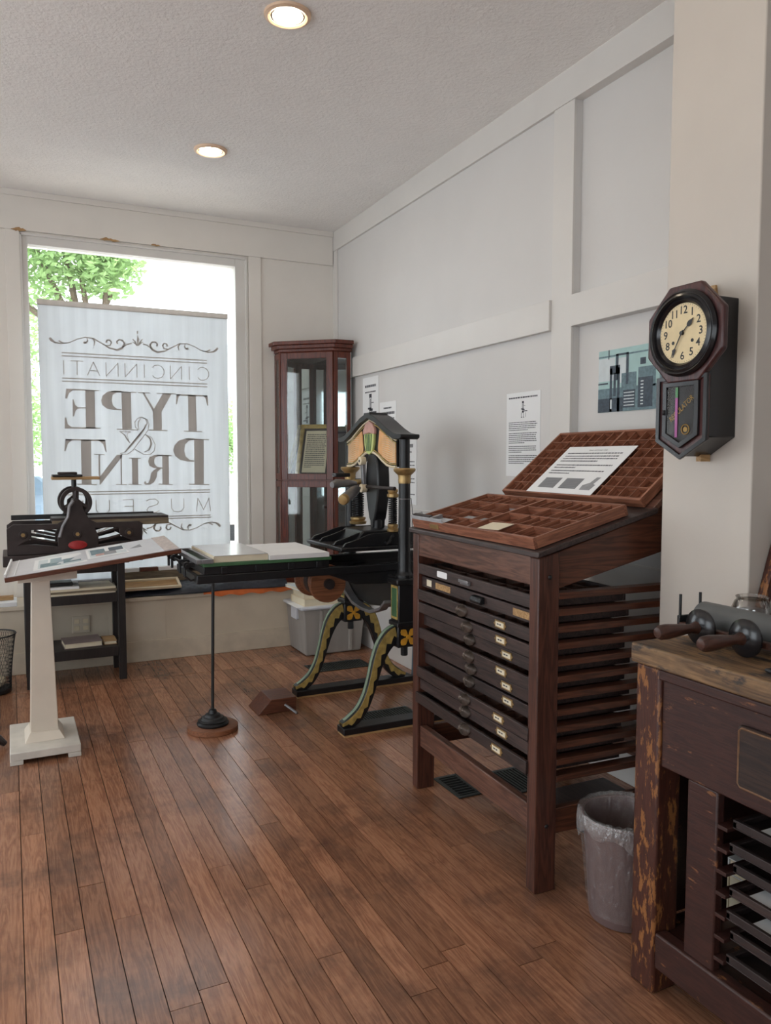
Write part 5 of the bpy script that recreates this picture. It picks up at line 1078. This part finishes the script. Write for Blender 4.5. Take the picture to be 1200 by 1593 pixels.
for i, z_ in enumerate(zs):
    dx, m = gl[i]; x0 = BX0+0.024+dx; t = thing('galley_tray', '%s galley tray in the rack under the workbench' % names[i], 'tray', (x0, 1.04, z_+0.0005), 0, 'galley trays under the workbench')
    mb = MB(); mb.box(x0, x0+0.45, 0.752, 1.331, z_+0.0005, z_+0.004); mb.box(x0, x0+0.012, 0.752, 1.331, z_+0.004, z_+0.024); mb.box(x0, x0+0.45, 1.319, 1.331, z_+0.004, z_+0.020); mb.box(x0, x0+0.45, 0.752, 0.764, z_+0.004, z_+0.020)
    part('tray', mb, M[m], t, 0.002)
    part('wire_handle', MB().tube([(x0, 1.17, z_+0.014), (x0-0.022, 1.165, z_+0.008), (x0-0.030, 1.14, z_+0.002), (x0-0.030, 1.06, z_+0.002), (x0-0.022, 1.035, z_+0.008), (x0, 1.03, z_+0.014)], 0.003, 6), M['steel'], t)
    if i in (2, 3, 6): solo('galley_paper', MB().box(x0+0.014, x0+0.30, 0.80, 1.27 + 0.02*(i % 2), z_+0.0045, z_+0.016), M['paper'], {2:'white sheets in the third lowest galley tray', 3:'white sheets in the middle galley tray', 6:'white sheets in the highest galley tray'}[i], 'papers', (x0+0.15, 1.03, z_+0.0045), 'sheets in the galley trays')
solo('brown_folder', MB().box(1.66, 2.0, 0.72, 1.24, 0.1725, 0.188), M['tan_wood'], 'tan folder lying on the bottom shelf of the workbench', 'folder', (1.83,0.98,0.1725), bevel=0.002)
for i, (z0, z1, m) in enumerate(((0.1725,0.235,'paper2'),(0.2355,0.30,'cream'),(0.3005,0.35,'paper'))):
    book(1.84, 2.08, 1.385, 1.535, z0, z1, ('bottom','middle','top')[i] + ' book of the pile behind the workbench leg', M[m], 0, 'books behind the workbench leg', 'y')
# ink roller with two turned handles
ir = thing('ink_roller', 'grey ink roller with two turned wooden handles lying on the workbench', 'ink roller', (1.80, 1.4, BZ)); rz_ = BZ+0.052
part('roller', MB().cyl((1.800,1.615,rz_+0.004), (1.800,1.12,rz_+0.004), 0.046, n=32), M['rubber'], ir, 0.004)
part('axle', MB().cyl((1.800,1.635,rz_+0.004), (1.800,1.10,rz_+0.004), 0.008, n=10), M['black'], ir)
part('frame_bar', MB().box(1.715, 1.735, 1.11, 1.628, rz_-0.022, rz_-0.004), M['handle'], ir, 0.003)
part('frame_arm', MB().box(1.715, 1.81, 1.620, 1.630, rz_-0.018, rz_+0.014), M['black'], ir, 0.002); part('frame_arm', MB().box(1.715, 1.81, 1.106, 1.116, rz_-0.018, rz_+0.014), M['black'], ir, 0.002)
for x_ in (1.722, 1.80): part('rest_pin', MB().cyl((x_,1.625,rz_+0.01), (x_,1.625,rz_+0.075), 0.004, n=8), M['black'], ir)
for y_ in (1.530, 1.385):
    part('guard_disc', MB().lathe([(0.010,-0.006),(0.045,-0.006),(0.050,-0.002),(0.050,0.004),(0.040,0.012),(0.018,0.018)], (1.700,y_,rz_), (-1,0,0), n=32), M['clock_black'], ir)
    part('handle', MB().lathe([(0.012,0.0),(0.018,0.006),(0.014,0.018),(0.012,0.028),(0.017,0.07),(0.021,0.11),(0.020,0.132),(0.014,0.142),(0.004,0.144)], (1.690,y_,rz_), (-1,0.06,-0.02), n=20), M['handle'], ir)
# glass jar and a leaning frame at the right edge, a bent iron hook
jr = thing('glass_jar', 'squat clear glass jar on the workbench behind the roller', 'jar', (1.965, 1.583, BZ))
part('glass', MB().lathe([(0.030,0.002),(0.050,0.004),(0.055,0.012),(0.056,0.075),(0.048,0.094),(0.042,0.100),(0.046,0.108),(0.042,0.110),(0.038,0.102),(0.044,0.092),(0.051,0.074),(0.050,0.014),(0.030,0.008)], (1.965,1.583,BZ), n=32), M['jar'], jr)
part('contents', MB().lathe([(0.03,0.009),(0.046,0.012),(0.047,0.065),(0.03,0.072)], (1.965,1.583,BZ), n=20), M['iron'], jr, label='small dark metal pieces')
part('paper_tag', MB().box(1.902,1.907,1.578,1.60,BZ+0.01,BZ+0.04), M['paper'], jr)
lfm = thing('leaning_rack', 'dark wooden rack leaning on the pillar at the right edge', 'rack', (2.15, 1.5, BZ))
for (y_) in (1.617, 1.20): part('upright', MB().hexa([(2.035,y_,BZ),(2.065,y_,BZ),(2.065,y_+0.03,BZ),(2.035,y_+0.03,BZ)], [(2.16,y_,1.36),(2.19,y_,1.36),(2.19,y_+0.03,1.36),(2.16,y_+0.03,1.36)]), M['bench_leg'], lfm, 0.003)
for f in (0.08, 0.35, 0.62, 0.9): part('cross_slat', MB().box(2.042+0.125*f, 2.056+0.125*f, 1.23, 1.617, BZ+0.355*f, BZ+0.355*f+0.03), M['bench_leg'], lfm, 0.002)
solo('iron_hook', MB().tube([(1.64,1.20,BZ+0.006),(1.625,1.245,BZ+0.006),(1.63,1.265,BZ+0.006),(1.65,1.262,BZ+0.006),(1.70,1.19,BZ+0.006)], 0.005, 8), M['black'], 'bent black iron hook on the workbench front edge', 'hook', (1.65,1.23,BZ))

# ------------------------------------------------------------------ octagonal drop clock on the pillar (faces -x)
XWc = 2.03; ck = thing('wall_clock', 'dark octagonal drop clock with cream dial hanging on the pillar', 'clock', (XWc-0.06, 1.80, 1.496))
cy, cz = 1.802, 1.886
def octa(r): return [(cy + r/math.cos(R(22.5))*math.cos(R(22.5+45*k)), cz + r/math.cos(R(22.5))*math.sin(R(22.5+45*k))) for k in range(8)]
part('case_back', MB().prism([(1.715,1.565),(1.812,1.505),(1.905,1.565),(1.905,1.99),(1.715,1.99)], 'x', 1.915, XWc-0.001), M['clock_black'], ck, 0.003)
part('octagon_frame', MB().prism(octa(0.150), 'x', 1.893, 1.915), M['clock_wood'], ck, 0.006)
def ring(r, h, rr, m, nm): part(nm, MB().lathe([(r-rr,0.0),(r-rr*0.7,h*0.8),(r,h),(r+rr*0.7,h*0.8),(r+rr,0.0)], (1.893, cy, cz), (-1,0,0), n=56), m, ck)
def annulus(r0, r1, x0, h0, h1, m, nm): part(nm, MB().lathe([(r0,0.0),(r0,h0),((r0+r1)/2,max(h0,h1)+0.003),(r1,h1),(r1,0.0),(r0,0.0)], (x0, cy, cz), (-1,0,0), n=56), m, ck)
annulus(0.118, 0.133, 1.893, 0.014, 0.008, M['clock_black'], 'bezel_ring'); annulus(0.106, 0.120, 1.893, 0.008, 0.016, M['clock_black'], 'bezel_ring'); annulus(0.092, 0.107, 1.893, 0.003, 0.009, M['clock_black'], 'bezel_ring')
part('dial', MB().cyl((1.8925, cy, cz), (1.890, cy, cz), 0.093, n=56), M['dial'], ck)
U, V = Vector((0,-1,0)), Vector((0,0,1)); C0 = Vector((1.8895, cy, cz))
for k in range(1, 13):
    a = R(30*k); mb = text_mb(str(k), 0.034, U, V, C0 + U*math.sin(a)*0.070 + V*math.cos(a)*0.070); part('numeral', mb, M['black'], ck)
mt = MB()
for k in range(60):
    a = R(6*k); d = U*math.sin(a)+V*math.cos(a); n2 = U*math.cos(a)-V*math.sin(a)
    p, q = C0 + d*0.0865, C0 + d*0.0900; mt.poly([p+n2*0.0005, q+n2*0.0005, q-n2*0.0005, p-n2*0.0005])
part('minute_track', mt, M['black'], ck)
def hand(nm, ang, L_, shape, x):
    a = R(ang); d = U*math.sin(a)+V*math.cos(a); n2 = U*math.cos(a)-V*math.sin(a); o = Vector((x, cy, cz))
    pts = [o + d*(L_*s_) + n2*w_ for s_, w_ in shape] + [o + d*(L_*s_) - n2*w_ for s_, w_ in shape[::-1]]
    part(nm, MB().add([tuple(p) for p in pts] + [tuple(p+Vector((-0.001,0,0))) for p in pts], [list(range(len(pts)))[::-1], list(range(len(pts), 2*len(pts)))] + [(i, (i+1) % len(pts), (i+1) % len(pts)+len(pts), i+len(pts)) for i in range(len(pts))]), M['black'], ck)
hand('hour_hand', 47, 0.060, [(-0.15,0.0015),(0,0.002),(0.45,0.0015),(0.55,0.007),(0.7,0.008),(0.88,0.003),(1,0.0004)], 1.886); hand('minute_hand', 209, 0.084, [(-0.12,0.002),(0,0.0022),(0.6,0.0015),(0.68,0.005),(0.76,0.005),(0.9,0.0012),(1,0.0004)], 1.884)
part('hand_hub', MB().cyl((1.889,cy,cz), (1.881,cy,cz), 0.006, n=14), M['black'], ck)
for s_ in (-1, 1): part('winding_hole', MB().cyl((1.8898,cy-s_*0.038,cz-0.026), (1.8890,cy-s_*0.038,cz-0.026), 0.0055, n=14), M['black'], ck)
def penta(w, zt_, zs_, zb_): return [(1.811-w, zt_), (1.811-w, zs_), (1.811, zb_), (1.811+w, zs_), (1.811+w, zt_)]
part('drop_box', MB().prism(penta(0.098, 1.757, 1.556, 1.500), 'x', 1.903, 1.916), M['clock_wood'], ck, 0.003)
def pframe(o, i, x0, x1, m, nm, par=ck):
    n = 5; mb = MB(); mb.add([(x0, a, b_) for a, b_ in o] + [(x0, a, b_) for a, b_ in i] + [(x1, a, b_) for a, b_ in o] + [(x1, a, b_) for a, b_ in i],
        [f for k in range(n) for f in ((k, (k+1) % n, n+(k+1) % n, n+k), (2*n+k, 3*n+k, 3*n+(k+1) % n, 2*n+(k+1) % n), (k, 2*n+k, 2*n+(k+1) % n, (k+1) % n), (n+k, n+(k+1) % n, 3*n+(k+1) % n, 3*n+k))])
    return part(nm, mb, m, par, 0.001)
pframe(penta(0.102, 1.758, 1.554, 1.496), penta(0.088, 1.745, 1.562, 1.512), 1.896, 1.905, M['clock_black'], 'box_moulding')
dp = pframe(penta(0.072, 1.738, 1.572, 1.532), penta(0.056, 1.724, 1.580, 1.549), 1.893, 1.904, M['clock_black'], 'door')
part('door_back', MB().prism(penta(0.057, 1.725, 1.580, 1.548), 'x', 1.9015, 1.9028), M['clock_black'], dp)
part('door_glass', MB().prism(penta(0.057, 1.725, 1.580, 1.548), 'x', 1.8962, 1.8968), M['clock_glass'], dp)
d45 = R(38); ud = U*math.cos(d45)+V*math.sin(d45); vd = -U*math.sin(d45)+V*math.cos(d45)
part('gold_lettering', text_mb('REGULATOR', 0.020, ud, vd*1.25, Vector((1.9008, 1.811, 1.655))), M['gold'], dp)
part('gold_ring', MB().tube([(1.9005, 1.793+0.015*math.cos(2*math.pi*k/24), 1.590+0.015*math.sin(2*math.pi*k/24)) for k in range(24)], 0.0022, 5, closed=True), M['gold'], dp); part('pendulum_bob', MB().cyl((1.9010,1.793,1.590), (1.9000,1.793,1.590), 0.008, n=18), M['gold'], dp)
part('pink_reflection', MB().box(1.8985,1.8995,1.824,1.834,1.566,1.690), M['pink'], dp); part('green_reflection', MB().box(1.8985,1.8995,1.824,1.834,1.690,1.722), M['greens'], dp)  # coloured strips stand for a reflection in the door glass
part('door_latch', MB().sphere((1.890, 1.874, 1.645), 0.005, 0.005, 0.009, 10, 6), M['black'], dp)
part('hanger', MB().prism([(1.79,1.99),(1.83,1.99),(1.82,2.045),(1.80,2.045)], 'x', 2.02, XWc-0.001), M['tan_wood'], ck); part('bottom_button', MB().box(1.98,2.02,1.80,1.82,1.49,1.512), M['tan_wood'], ck)
